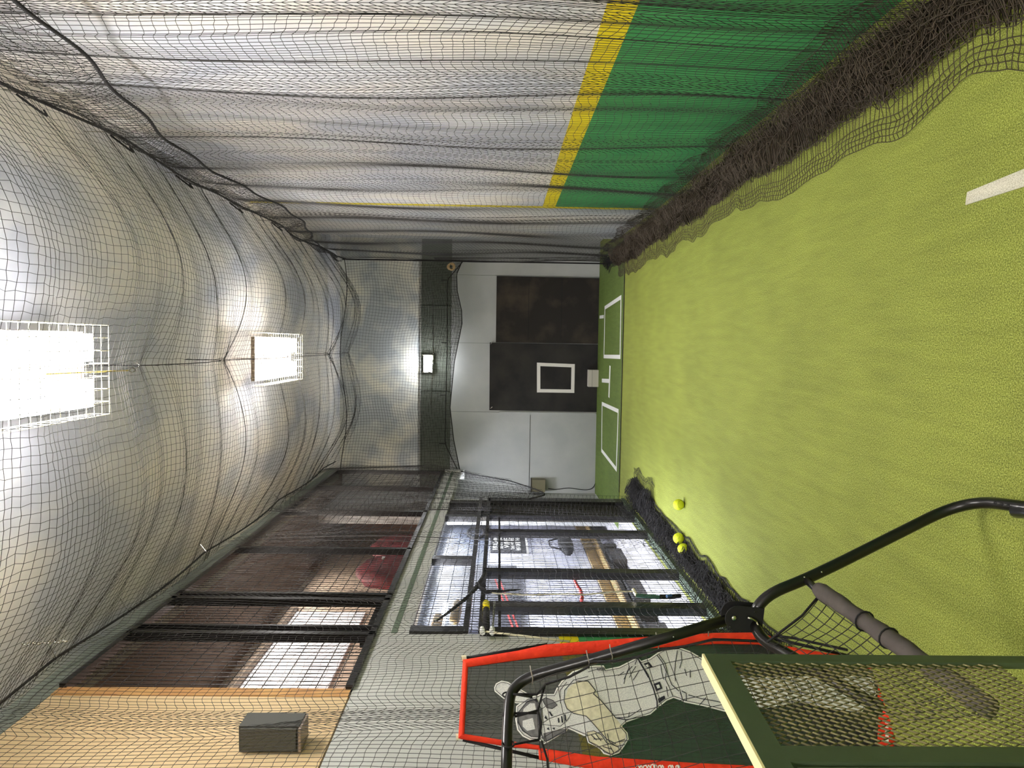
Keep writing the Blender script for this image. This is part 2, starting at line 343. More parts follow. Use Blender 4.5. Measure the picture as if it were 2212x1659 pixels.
w2 = struct('window_2', G().box((XL-.04, 4.93, 1.80), (XL+.02, 9.3, 1.84)).box((XL-.04, 4.93, 1.70), (XL+.02, 9.3, 1.735)), 'black_steel')
for y, wd in ((4.97, .10), (6.66, .11), (8.3, .1), (9.0, .08)):
    struct('post', G().box((XL-.04, y-wd/2, 1.84), (XL+.02, y+wd/2, 2.2)), 'black_steel', w2)
for y, wd in ((4.95, .12), (5.46, .13), (6.3, .12), (7.65, .13), (8.35, .05), (9.2, .2)):
    struct('post', G().box((XL-.04, y-wd/2, .02), (XL+.02, y+wd/2, 1.72)), 'black_steel', w2)
struct('sill', G().box((XL-.06, 4.93, 0), (XL+.03, 9.3, .045)), 'sill_green', w2)
for ya, yb in ((5.05, 5.37), (5.55, 6.22), (6.38, 7.56), (7.74, 8.3)):
    struct('rail', G().box((XL-.03, ya, 1.58), (XL+.0, yb, 1.6)), 'black_steel', w2)
wire_grid('welded_wire', w2, XL-.02, 5.0, 9.3, .05, 2.2, .051, .102, .0030)
for ya, yb in ((5.02, 6.6), (6.72, 8.24)):
    struct('pane', G().box((XL-.05, ya, 1.85), (XL-.046, yb, 2.19)), 'glass', w2)

# -------- the hall seen through the lower windows
XH = -2.8
struct('wall_hall', G().box((XH-.1, 4.3, 0), (XH, 12.9, 1.72)), 'hall_white')
struct('wall_hall_top', G().box((XH-.1, 4.3, 1.72), (XH, 12.9, 2.36)), 'hall_blue')  # same wall in a darker colour, imitating its weaker light up here
struct('floor_hall', G().box((XH, 4.3, -.02), (XL-.15, 12.0, .004)), 'hall_floor')
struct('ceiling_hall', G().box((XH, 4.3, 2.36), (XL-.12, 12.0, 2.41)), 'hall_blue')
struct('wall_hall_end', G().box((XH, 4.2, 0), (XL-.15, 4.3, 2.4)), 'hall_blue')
# long bench against the hall wall
bn = thing('hall_bench', 'long dark wooden bench beyond the lower windows', 'bench', (-2.6, 7, 0))
G().box((XH+.005, 4.6, .27), (XH+.03, 11.5, .41)).build('backboard', 'bench_wood', bn)
G().box((XH+.03, 4.6, .25), (-2.66, 11.5, .27)).build('seat', 'bench_wood', bn)
G().box((-2.675, 4.6, .20), (-2.665, 11.5, .25)).build('front_board', 'bench_dark', bn)
for y in (4.7, 5.9, 7.2, 8.5, 9.8, 11.1): G().box((XH+.03, y, .01), (-2.68, y+.05, .25)).build('leg', 'bench_dark', bn)
for i, (y, w, h, lab) in enumerate(((5.4, .5, .17, 'dark box under the near end of the hall bench'), (6.6, .6, .19, 'dark crate under the middle of the hall bench'),
                                    (7.9, .7, .16, 'wide dark case under the far half of the hall bench'), (9.2, .5, .18, 'dark box under the far end of the hall bench'))):
    t = thing('storage_box', lab, 'box', (-2.67, y, 0.005))
    G().box((-2.76, y-w/2, .005), (-2.63, y+w/2, h)).build('body', 'bench_dark', t)
    G().box((-2.765, y-w/2-.01, h), (-2.625, y+w/2+.01, h+.02)).build('lid', 'black_matte', t)
# wall screen with red stripes
tv = thing('wall_board', 'large dark board with thin red stripes on the hall wall', 'board', (XH+.02, 6.7, 1.6))
ty0, ty1 = 7.0, 9.1
G().box((XH+.002, ty0, 1.36), (XH+.04, ty1, 2.02)).build('panel', 'tv', tv)
for za, zb in ((1.42, 1.60), (1.47, 1.65)):
    G().prism([(XH+.042, ty0+.06, za-.03), (XH+.042, ty1-.3, zb), (XH+.042, ty1-.3, zb+.014), (XH+.042, ty0+.06, za-.014)], (.002, 0, 0)).build('red_stripe', 'tv_red', tv)
G().box((XH+.04, 7.35, 1.66), (XH+.05, 7.6, 1.74)).build('inset', 'black_matte', tv)
# lettered sign
sg = thing('lettered_sign', 'black sign with white capital lettering on the hall wall', 'sign', (XH+.02, 10.6, 1.5))
SGY0, SGY1, SGZ0, SGZ1 = 9.75, 10.85, 1.21, 1.70
G().box((XH+.002, SGY0, SGZ0), (XH+.025, SGY1, SGZ1)).build('board', 'sign_black', sg)
G().box((XH+.002, SGY0-.02, SGZ0-.025), (XH+.03, SGY1+.02, SGZ0)).build('frame', 'white_paint', sg)
def text(s, size, loc, rot, m, parent, name='lettering', ext=.001, sx=1.):
    c = bpy.data.curves.new(name, 'FONT'); c.body = s; c.size = size; c.align_x = 'CENTER'; c.extrude = ext; c.resolution_u = 3
    o = bpy.data.objects.new(name, c); me = bpy.data.meshes.new_from_object(o); bpy.data.objects.remove(o)
    me.transform(Matrix.Translation(loc) @ rot @ Matrix.Diagonal((sx, 1, 1, 1)))
    return link(name, me, m, parent)
ROT_PX = Matrix(((0, 0, 1, 0), (1, 0, 0, 0), (0, 1, 0, 0), (0, 0, 0, 1)))   # text facing +X, reading along +Y
for s, h, z in (('HARD WORK', .085, 1.60), ('BEATS TALENT', .07, 1.53), ('WHEN', .105, 1.43), ('TALENT DOESN\'T', .06, 1.37), ('WORK HARD', .085, 1.285)):
    sx_ = min(1.9, .88/(len(s)*h*.72)); ws = s.split(' '); tot = len(s)*h*.72*sx_; y_ = (SGY0+SGY1)/2-tot/2
    for wd in ws:
        wl2 = len(wd)*h*.72*sx_; text(wd, h*1.15, (XH+.026, y_+wl2/2, z), ROT_PX, 'white_paint', sg, sx=sx_)['kind'] = 'stuff'; y_ += wl2+h*.72*sx_
# black bag on the hall wall
bg = thing('black_bag', 'black bag hanging low on the white hall wall', 'bag', (XH+.1, 8.0, .8))
g = G().sphere((XH+.1, 9.9, .68), .1, 18, 12, (.8, 5.0, 1.0)); g.build('body', 'black_matte', bg, True)
G().tube(bend([(XH+.1, 9.6, .74), (XH+.1, 9.75, .9), (XH+.1, 10.05, .9), (XH+.1, 10.2, .74)], .05), .012, 6).build('strap', 'black_matte', bg, True)
# gloves / tan rolls standing in the upper windows
for y, z, m, lab in ((5.45, 2.06, 'tan', 'tan roll standing in the small upper window nearest the camera'), (5.75, 1.93, 'bench_wood', 'mottled brown roll lying lower in the small upper window')):
    t = thing('rolled_bundle', lab, 'roll', (XL-.15, y, z))
    G().tube([(XL-.15, y-.22, z), (XL-.15, y-.18, z+.002), (XL-.15, y+.16, z), (XL-.15, y+.22, z)], [.02, .042, .042, .02], 12).build('roll', m, t, True)
    G().tube([(XL-.15, y-.02, z), (XL-.15, y, z)], .044, 12).build('strap', 'lumber', t, True)
lt = thing('strip_lamp', 'small bright strip lamp seen through the upper hall window', 'lamp', (XH+.05, 7.3, 2.1))
G().box((XH+.03, 7.1, 2.12), (XH+.06, 7.7, 2.15)).build('tube', 'glow_small', lt)
G().box((XH+.003, 7.05, 2.15), (XH+.06, 7.75, 2.17)).build('housing', 'white_paint', lt)

ck = thing('wall_clock', 'round dark ringed clock on the hall wall above the lettered sign', 'clock', (XH+.02, 10.7, 1.9))
cc = np.array((XH+.02, 10.75, 1.92))
G().tube([cc+np.array((0, .30*math.cos(a), .12*math.sin(a))) for a in np.linspace(0, 2*math.pi, 33)[:-1]], .02, 8, closed=True).build('rim', 'black_matte', ck, True)
G().prism([cc+np.array((-.012, .29*math.cos(a), .115*math.sin(a))) for a in np.linspace(0, 2*math.pi, 25)[:-1]], (.004, 0, 0)).build('face', 'hall_blue', ck)
G().tube([cc, cc+np.array((0, .14, .05))], .006, 5).build('hand', 'black_matte', ck); G().tube([cc, cc+np.array((0, -.05, .08))], .006, 5).build('hand', 'black_matte', ck)
# -------- the loft seen through the upper opening
XF = -3.2
struct('wall_loft', G().box((XF-.1, 3.9, 2.4), (XF, 15, 4.2)), 'loft_brown')
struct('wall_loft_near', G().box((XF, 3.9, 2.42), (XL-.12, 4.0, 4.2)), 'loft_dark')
struct('floor_loft', G().box((XF, 4.0, 2.41), (XL-.12, 13, 2.43)), 'loft_wood')
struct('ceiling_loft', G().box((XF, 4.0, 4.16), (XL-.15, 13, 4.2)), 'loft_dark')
struct('wall_loft_end', G().box((XF, 12.4, 2.42), (-2.6, 12.5, 4.2)), 'loft_wood')
ld = thing('loft_glow_panel', 'glowing white panel imitating a reflection on the loft wall behind the wire', 'window', (XF, 7.2, 3.2))
wy0, wy1 = 6.45, 8.6
G().box((XF+.002, wy0, 3.15), (XF+.02, wy1, 3.95)).build('pane', 'loft_white', ld)  # emission stands in for a bright reflection seen in the loft
G().box((XF+.002, wy0-.06, 3.95), (XF+.04, wy1+.06, 4.0)).build('head_rail', 'loft_dark', ld)
lb = thing('bare_bulb', 'bare bulb hanging in the loft behind the steel posts', 'lamp', (-2.6, 7.5, 3.4))
G().sphere((-2.55, 7.15, 3.45), .03, 12, 8, (1, 1, 1.3)).build('bulb', 'bulb', lb, True)
G().tube([(-2.55, 7.15, 3.49), (-2.55, 7.15, 3.58)], .014, 8).build('socket', 'white_paint', lb)
G().tube([(-2.55, 7.15, 3.58), (-2.55, 7.15, 4.16)], .004, 5).build('cord', 'white_cord', lb)
for i, (y, lab) in enumerate(((7.15, 'dark red jacket with a small white tag behind the loft wire'), (7.95, 'dark red jacket farther back behind the loft wire'))):
    t = thing('red_jacket', lab, 'jacket', (-2.25, y, 2.43), )
    n = 14; vs = []; fs = []
    prof = [(.27, .13), (.28, .15), (.25, .15), (.22, .14), (.21, .12), (.10, .07), (.05, .04)]
    g = G(); hs = (0, .12, .28, .38, .44, .5, .54)
    ring = []
    for (a, b), h in zip(prof, hs):
        for k in range(n):
            th = 2*math.pi*k/n; rr = 1+.06*math.sin(5*th+h*20)
            ring.append((-2.25+b*math.cos(th)*rr, y+a*math.sin(th)*rr, 2.44+h))
    f = [(r*n+k, r*n+(k+1) % n, (r+1)*n+(k+1) % n, (r+1)*n+k) for r in range(len(hs)-1) for k in range(n)]+[tuple(range((len(hs)-1)*n, len(hs)*n)), tuple(range(n))[::-1]]
    g.add(ring, f).build('body', 'maroon', t, True)
    for s in (-1, 1): G().tube([(-2.25, y+s*.18, 2.86), (-2.22, y+s*.3, 2.7), (-2.2, y+s*.33, 2.5)], [.06, .055, .045], 8).build('sleeve', 'maroon', t, True)
    if i == 0: G().box((-2.12, y-.05, 2.70), (-2.095, y+.02, 2.73)).build('tag', 'white_paint', t)

# ================================================================== THINGS ON THE WALLS
# speaker on the plywood
sp = thing('wall_speaker', 'dark grey box speaker mounted on the plywood wall', 'speaker', (XL+.12, 3.7, 2.75))
G().box((XL+.005, 3.46, 2.55), (XL+.13, 3.59, 2.835)).build('cabinet', 'speaker', sp)
G().box((XL+.015, 3.448, 2.562), (XL+.122, 3.46, 2.825)).build('grille', 'speaker_front', sp.children[0])
G().box((XL, 3.48, 2.65), (XL+.01, 3.58, 2.75)).build('bracket', 'black_steel', sp)
G().box((XL+.012, 3.445, 2.538), (XL+.125, 3.59, 2.55)).build('bottom_plate', 'housing', sp)
# black mats on the back wall
def bmat(name, lab, pts, m, parent_extra=None):
    t = thing(name, lab, 'mat', (0, YB-.03, 0)); P = [on(x, y, 1, YB-.03) for x, y in pts]
    for p in P: p[1] = YB-.03; p[2] = max(p[2], .005)
    G().prism(P, (0, .025, 0)).build('sheet', m, t); return t
mL = bmat('rubber_mat', 'black rubber mat with a taped white strike zone on the back wall', [(1057, 886), (1058, 740), (1292, 744), (1290, 890)], 'rubber')
mR = bmat('rubber_mat', 'worn brown-stained rubber mat beside the strike zone mat', [(1071, 739.5), (1073, 596), (1300, 601), (1297, 743)], 'rubber_worn')
def ribbon(g, a, b, w, off):
    a, b = np.array(a), np.array(b); d = (b-a)/np.linalg.norm(b-a); off = np.array(off, float); s = np.cross(d, off/np.linalg.norm(off))*w/2
    g.prism([a-s-d*w*.02, b-s, b+s, a+s], off); return g
zone = [on(x, y, 1, YB-.031) for x, y in ((1163.5, 844), (1163.5, 787), (1238, 790), (1237, 845))]
for i in range(4):
    a, b = zone[i], zone[(i+1) % 4]; e = (b-a)/np.linalg.norm(b-a)*.027
    ribbon(G(), a-e, b+e, .055, (0, -.003-.0005*i, 0)).build('tape_strip', 'white_tape', mL.children[0])
for x, y in ((1060, 743), (1060, 882)):
    p = on(x, y, 1, YB-.034); G().tube([p, p+np.array((.03, -.02, -.03))], .008, 6).build('hook', 'chrome', mL)
lines = []
for x in (1143, 1214):
    a = on(x, 600, 1, YB-.03); b = on(x, 737, 1, YB-.03); G().box((min(a[0], b[0])+.01, YB-.034, a[2]-.003), (max(a[0], b[0])-.01, YB-.030, a[2]+.003)).build('seam', 'black_matte', mR)
t = thing('corner_trim', 'pale wooden batten beside the strike zone mat', 'batten', (-1.15, YB-.02, 0))
G().box((-1.16, YB-.035, .02), (-1.115, YB-.004, 1.6)).build('strip', 'grey_wall', t)
# white block at foot of mat
wbk = thing('base_block', 'white padded block standing at the foot of the mat', 'block', (0, YB-.1, 0))
a = on(1274, 835, 1, YB-.12); b = on(1292, 799, 1, YB-.12)
G().box((a[0], YB-.2, 0.009), (b[0], YB-.035, .17)).build('block', 'white_block', wbk); G().box((a[0], YB-.202, .11), (b[0], YB-.033, .115)).build('seam', 'grey_dark', wbk)
# utility box with a cable
ub = thing('utility_box', 'olive metal utility box with a thin cable on the back wall', 'box', (-2.2, YB-.1, .9))
a = on(1147, 1063, 1, YB-.16); b = on(1178, 1037, 1, YB-.16)
G().box((a[0], YB-.16, b[2]), (b[0], YB-.005, a[2])).build('body', 'box_olive', ub)
G().box((a[0]-.005, YB-.165, a[2]-.012), (b[0]+.005, YB-.005, a[2]+.004)).build('lid', 'bench_dark', ub)
cb = [on(x, y, 1, YB-.012) for x, y in ((1184, 1055), (1200, 1058), (1228, 1053), (1255, 1058), (1275, 1058), (1284, 1050), (1287, 1040))]
G().tube(bend(cb, .1), .006, 5).build('cable', 'black_matte', ub, True)
# small lamp high on the back wall
sl = thing('bulkhead_lamp', 'small white glowing lamp high on the back wall behind the net', 'lamp', (-.33, YB-.1, 2.8))
G().box((-.46, YB-.2, 2.70), (-.22, YB-.16, 2.82)).build('diffuser', 'glow_bulkhead', sl)
G().box((-.47, YB-.16, 2.69), (-.21, YB-.002, 2.83)).build('housing', 'white_paint', sl)
for x in (-.48, -.2): G().tube([(x, YB-.21, 2.68), (x, YB-.21, 2.84)], .005, 5).build('guard_bar', 'guard_wire', sl)
# shadow-casting conduit
cn = thing('wall_conduit', 'thin steel conduit running across the grey back wall', 'pipe', (0, YB-.22, 2.66))
G().tube([(-1.0, YB-.24, 2.70), (-.3, YB-.24, 2.665), (.8, YB-.24, 2.685)], .008, 8).build('pipe', 'chrome', cn, True)
for x in (-.9, .7): G().tube([(x, YB-.24, 2.69), (x, YB, 2.72)], .006, 6).build('bracket', 'chrome', cn)

# ================================================================== FLOOR MARKINGS, MAT AND BALLS
gm = thing('home_plate_mat', 'darker green turf mat with painted batting boxes before the back wall', 'mat', (-.3, 10.8, 0))
Fp = lambda x, y, z=0.: (lambda p: np.array((p[0], p[1], z)))(on(x, y, 2, 0.))
A = Fp(1350, 590); B = Fp(1338, 1063)
G().prism([(A[0]+.45, A[1], .001), (A[0]+.45, YB-.04, .001), (-2.43, YB-.04, .001), (-2.43, B[1]-.02, .001)], (0, 0, .007)).build('turf_sheet', 'turf_mat', gm)
g = G(); ribbon(g, (A[0]+.05, A[1]-.01, .004), (B[0], B[1]-.01, .004), .025, (0, 0, .006)); g.build('edge_seam', 'bench_dark', gm)
def quad_lines(name, pts, w, close=True):
    P = [Fp(x, y, .009) for x, y in pts]; n = len(P)
    for i in range(n if close else n-1):
        a, b = P[i], P[(i+1) % n]; e = (b-a)/np.linalg.norm(b-a)*w*.45
        ribbon(G(), a-e, b+e, w, (0, 0, .0015+.0004*(i % 2))).build(name, 'white_paint', gm)
quad_lines('chalk_line', [(1343, 642), (1341, 771), (1306, 770), (1308, 665)], .055)
quad_lines('chalk_line', [(1302, 872), (1337, 888), (1333, 1014), (1301, 973)], .055)
quad_lines('chalk_line', [(1319, 797), (1317, 852)], .10, False)
quad_lines('chalk_line', [(1302, 822), (1317, 823)], .06, False)
quad_lines('chalk_line', [(1297, 685), (1305, 684)], .05, False)
fl = thing('turf_line', 'short white line woven into the turf in the foreground', 'line', (.5, 2.3, 0))
P = [Fp(x, y, .001) for x, y in ((2092, 415), (2088, 443), (2300, 376), (2300, 330))]
G().prism(P, (0, 0, .004)).build('strip', 'turf_white', fl)
def ball(px, py, lab, rot):
    c = on(px, py, 2, .048); t = thing('softball', lab, 'ball', tuple(c), 'softballs on the turf')
    G().sphere(c, .048, 24, 16).build('leather', 'ball', t, True)
    pts = []
    for k in range(40):
        a = 2*math.pi*k/40; v = Vector((math.cos(a)+.35*math.cos(3*a), math.sin(a)-.35*math.sin(3*a), .95*math.sin(2*a))).normalized()*.0485
        v.rotate(Matrix.Rotation(rot, 3, 'X') @ Matrix.Rotation(rot*1.7, 3, 'Z')); pts.append(c+np.array(v))
    G().tube(pts, .0012, 5, closed=True).build('seam_stitching', 'seam', t.children[0], True)
ball(1466, 1090, 'yellow softball lying alone farthest from the screens', .6)
ball(1466, 1163, 'yellow softball of the pair, farther from the camera', 1.9)
ball(1476, 1186, 'yellow softball of the pair, nearer the camera by the net', 2.8)

# ================================================================== CEILING LIGHTS
def fixture(y0, y1, lab, gm_='glow', grp='caged fluorescent ceiling lights'):
    xc = -.18; z = 3.86; t = thing('ceiling_light', lab, 'lamp', (xc, (y0+y1)/2, z), grp)
    G().box((xc-.21, y0+.06, z+.055), (xc+.21, y1-.06, z+.09)).build('housing', 'housing', t)
    for s in (-1, 1):
        G().box((xc+s*.125-.075, y0+.09, z-.01), (xc+s*.125+.075, y1-.09, z+.055)).build('light_panel', gm_, t)
        G().box((xc+s*.15-.03, y0+.12, z+.09), (xc+s*.15+.03, y1-.12, z+.094)).build('added_uplight', 'glow_up', t)  # glowing strip added on top of the housing to brighten the ceiling
    g = []
    zb = z-.05; L = []
    n = int((y1-y0)/.075)
    for k in range(n+1):
        y = y0+(y1-y0)*k/n
        L.append([(xc-.25, y, z+.06), (xc-.25, y, zb), (xc+.25, y, zb), (xc+.25, y, z+.06)])
    g = G()
    for q in L: g.tube(q, .0022, 4)
    for k in range(8):
        x = xc-.25+.5*k/7; g.tube([(x, y0, z+.06), (x, y0, zb), (x, y1, zb), (x, y1, z+.06)], .0022, 4)
    for s in (-1, 1): g.tube([(xc+s*.25, y0, z+.06), (xc+s*.25, y1, z+.06)], .003, 4)
    g.build('wire_guard', 'guard_wire', t, kind='stuff')
    for y in (y0+.25, y1-.25): G().tube([(xc, y, z+.09), (xc, y, CEIL)], .005, 5).build('hanger', 'chrome', t)
    return t
fixture(2.95, 4.2, 'bright caged ceiling light nearest the camera, cut by the frame')
fixture(6.95, 8.3, 'caged ceiling light farther down the cage', 'glow_far')
fixture(-1.2, .15, 'unseen caged ceiling light added above the camera')  # out of view, added to the row for more light
fixture(-5.3, -3.95, 'unseen caged ceiling light added at the near end of the cage, behind the camera')  # another unseen lamp, added farther back for more light

# ================================================================== NETS
CELL = .044
RX = 1.27; LX = -1.84; NE = 11.35
# ---- ceiling net
yk = np.arange(1.2, NE-.12, CELL); xk = np.linspace(LX, RX, 76)
Yg, Xg = np.meshgrid(yk, xk, indexing='ij')
XC = -.17; hooks = [(2.2, 3.9), (4.62, 3.86), (6.15, 3.9), (7.95, 3.85), (9.9, 3.92), (11.3, 4.0)]
def ceil_z(X, Y):
    wl_ = np.clip((XC-X)/(XC-LX), 0, 1); wr_ = np.clip((X-XC)/(RX-XC), 0, 1); s = np.maximum(wl_, wr_)
    mid = 3.70+.03*np.sin(Y*1.3)
    hk = np.zeros_like(X)
    for hy, hz in hooks: hk = np.maximum(hk, np.exp(-np.abs(Y-hy)/.42)*(hz-mid))
    zc = mid+hk*np.exp(-np.abs(X-XC)/.30)
    edge = 4.06+.03*np.sin(Y*2.2+X)
    z = zc*(1-s**2.2)+edge*s**2.2
    z -= .10*np.sin(np.pi*s)**2*(1+.5*np.sin(Y*2.0))
    z += .016*np.sin(Y*9+X*1.5)*np.sin(np.pi*s)+.012*np.sin(Y*17+2*X)
    return z
Zg = ceil_z(Xg, Yg)
Yd = Yg+.05*np.sin(Xg*2.5)+.10*np.cos((Xg-XC)*2.0)*np.exp(-((Yg % 1.8)-.9)**2)
Yd = Yd+np.random.RandomState(3).normal(0, .003, Yd.shape)
Xd = Xg+.012*np.sin(Yg*3.1)+np.random.RandomState(4).normal(0, .003, Yd.shape)
cnet = thing('ceiling_net', 'black netting sagging below the whole ceiling', 'net', (-.3, 6, 3.8))
net('netting', np.stack([Xd, Yd, Zg], -1), .0013, 'net', cnet)
def rope_over(name, f, t0, t1, n, r, parent, m='rope'):
    return G().tube([f(t) for t in np.linspace(t0, t1, n)], r, 6).build(name, m, parent, True)
for hy, hz in hooks[1:5]:
    cy = hy-.12
    if hy in (6.15, 9.9): rope_over('cross_cable', lambda t: (t, hy+.02, float(ceil_z(np.array(t), np.array(hy)))+.006), LX, RX, 60, .0028, cnet)
    G().tube([(XC, hy, hz-.01), (XC, hy, CEIL)], .0035, 5).build('suspension_cable', 'rope', cnet)
    g = G().tube(bend([(XC-.01, hy, hz+.03), (XC-.018, hy, hz), (XC, hy, hz-.022), (XC+.018, hy, hz), (XC+.01, hy, hz+.03)], .012), .0035, 6); g.build('snap_hook', 'chrome', cnet, True)
rope_over('centre_cable', lambda t: (XC, t, float(ceil_z(np.array(XC), np.array(t)))+.004), 4.6, NE, 120, .003, cnet)
# yellow tie from the near lamp
yc = thing('yellow_cord', 'yellow cord with a clip hanging from the nearest ceiling light', 'cord', (-.2, 4.3, 3.85))
G().tube([(-.18, 3.6, 3.80), (-.185, 4.0, 3.79), (-.19, 4.38, 3.79)], .004, 6).build('cord', 'yellow_cord', yc, True)
G().tube(bend([(-.19, 4.38, 3.79), (-.175, 4.42, 3.79), (-.19, 4.48, 3.79), (-.205, 4.42, 3.79), (-.19, 4.38, 3.79)], .02), .004, 6).build('clip', 'chrome', yc, True)

# ---- side nets
def side_net(X0, y0, y1, ztop, zbot, sgn, seed, lab, bunch_y, fold=.04, ampz=.15, end_fold=0, dens=1.75):
    t = thing('side_net', lab, 'net', (X0, (y0+y1)/2, 0))
    n = int((y1-y0)/CELL*dens); rs = np.random.RandomState(seed)
    sp_ = np.ones(n)*(1+smoothrand(n, 12, .12, seed))*np.linspace(.72, 1.5, n)
    y = np.concatenate([[0], np.cumsum(sp_)]); y = y/y[-1]
    yy = y0+(y1-y0)*y
    for by, w, k in bunch_y:          # pull knots together into folds
        d = yy-by; yy = yy-k*d*np.exp(-(d/w)**2)
    zz = np.arange(zbot, ztop+.001, CELL*1.08); nz = len(zz); s = np.linspace(0, 1, nz)
    Yg, Zg = np.meshgrid(yy, zz, indexing='ij'); i = np.arange(len(yy))[:, None]
    period = 15.
    ph = (i/period+smoothrand(len(yy), 14, 1.0, seed+5)[:, None]) % 1.
    saw = np.where(ph < .66, .5-.5*np.cos(np.pi*ph/.66), .5+.5*np.cos(np.pi*(ph-.66)/.34))
    A_ = ampz*(.55+.45*np.sin(i*.13+seed))
    Z = Zg-A_*saw*np.sin(np.pi*np.clip(s, .02, .98))[None, :]**.3
    Xf = X0+fold*.35*np.sin(i*.21+seed)*(.5+.5*s[None, :])+.02*np.sin(Zg*2+i*.05)
    Yf = Yg+.014*np.sin(Zg*1.7+i*.3)+rs.normal(0, .0010, Zg.shape)
    Z = Z+rs.normal(0, .0028, Zg.shape)
    if end_fold:
        w = np.clip((Yg-(y1-end_fold))/end_fold, 0, 1)
        Xf = Xf+w*.10*np.sin(i*1.9)*(1-.3*s[None, :]); Yf = Yf-w*.0
    net('netting', np.stack([Xf, Yf, Z], -1), .0014, 'net', t, .0014)
    return t, yy
rn, ry = side_net(RX, 1.6, 11.5, 4.05, .10, 1, 11, 'black netting hanging along the green and sky painted wall',
                  [(3.0, .09, .93), (3.14, .06, .9), (3.45, .08, .95), (3.85, .10, .93), (4.4, .10, .5), (4.85, .08, .8), (5.6, .14, .35)])
ln, ly = side_net(LX, 1.3, 8.75, 4.13, .10, -1, 23, 'black netting hanging along the window side of the cage',
                  [(8.1, .35, .8), (8.5, .2, .6), (3.6, .2, .4), (5.0, .2, .4)], fold=.03, end_fold=.9, dens=1.3)
# top ropes and skirt on the right
def rr_top(t): return (RX, t, 4.06+.035*math.sin(t*2.2)+.05*abs(math.sin((t-3.0)*1.75)))
rope_over('top_rope', rr_top, 1.6, 11.4, 120, .009, rn)
def rr_low(t): return (RX-.03, t, 3.52+.10*math.sin(t*1.3+1.2)+(t-3)*.055+.02*math.sin(t*7))
rope_over('seam_rope', rr_low, 1.6, 11.3, 110, .009, rn)
# overlapping skirt between the ropes
ys = np.arange(1.6, 11.3, CELL*.9); k = np.linspace(0, 1, 13)
P = np.array([[np.array(rr_top(a))*(1-b)+np.array(rr_low(a))*b+np.array((-.05*math.sin(math.pi*b)+.02*math.sin(a*6+b*3), .06*math.sin(b*5+a), 0)) for b in k] for a in ys])
net('skirt', P+np.random.RandomState(9).normal(0, .004, P.shape), .0015, 'net', rn)
for by in (3.95, 4.7, 5.8, 6.9, 8.0):
    z = rr_top(by)[2]
    G().tube(bend([(RX-.02, by, z), (RX-.06, by+.02, z-.05), (RX-.1, by+.12, z-.09), (RX-.04, by+.2, z-.02)], .04), .006, 6).build('rope_loop', 'rope', rn, True)
    G().tube([(RX, by, z), (RX, by, CEIL)], .004, 5).build('hanger', 'chrome', rn)
def lr_top(t): return (LX, t, 4.14-.06*abs(math.sin((t-4.2)*1.45)))
rope_over('top_rope', lr_top, 1.3, 11.3, 120, .008, ln)
for by in (4.2, 5.0, 6.37, 8.5):
    G().tube([(LX, by, 4.13), (LX+.05, by+.05, CEIL)], .004, 5).build('hanger', 'chrome', ln)
# ceiling-side strip of netting past the end of the left side net
ys = np.arange(8.6, 11.3, CELL); zs = np.linspace(2.75, 4.13, 28)
P = np.array([[(LX-.02+.03*math.sin(a*4+b), a, b-.05*((a-8.6) % .4)) for b in zs] for a in ys]); net('netting', P, .0013, 'net', ln)
# drooping edge of the left net
dr = [on(x, y, 0, LX-.02) for x, y in ((905, 1000),)]
ed = [np.array((-1.95, 11.3, 2.25)), np.array((-1.95, 10.9, 1.95)), np.array((-1.9, 10.2, 1.45)), np.array((-1.86, 9.4, 1.12)), np.array((-1.86, 9.1, 1.0)), np.array((-1.86, 8.95, 1.1)), np.array((-1.86, 8.8, 1.25))]
G().tube(bend(ed, .15), .008, 6).build('edge_rope', 'rope', ln, True)
n = 50; rows = []
Eb = np.array(bend(ed, .15)); q = np.linspace(0, len(Eb)-1, n); i0 = q.astype(int); i1 = np.minimum(i0+1, len(Eb)-1); tt = (q-i0)[:, None]; Ei = Eb[i0]*(1-tt)+Eb[i1]*tt
tp = np.stack([np.full(n, -1.86), np.linspace(11.3, 8.75, n), np.full(n, 2.75)], -1)
P = np.array([[Ei[a]*(1-b)+tp[a]*b+np.array((.03*math.sin(a*.9+b*9), .02*math.sin(b*11), 0)) for b in np.linspace(0, 1, 30)] for a in range(n)])
net('netting', P, .0014, 'net', ln)

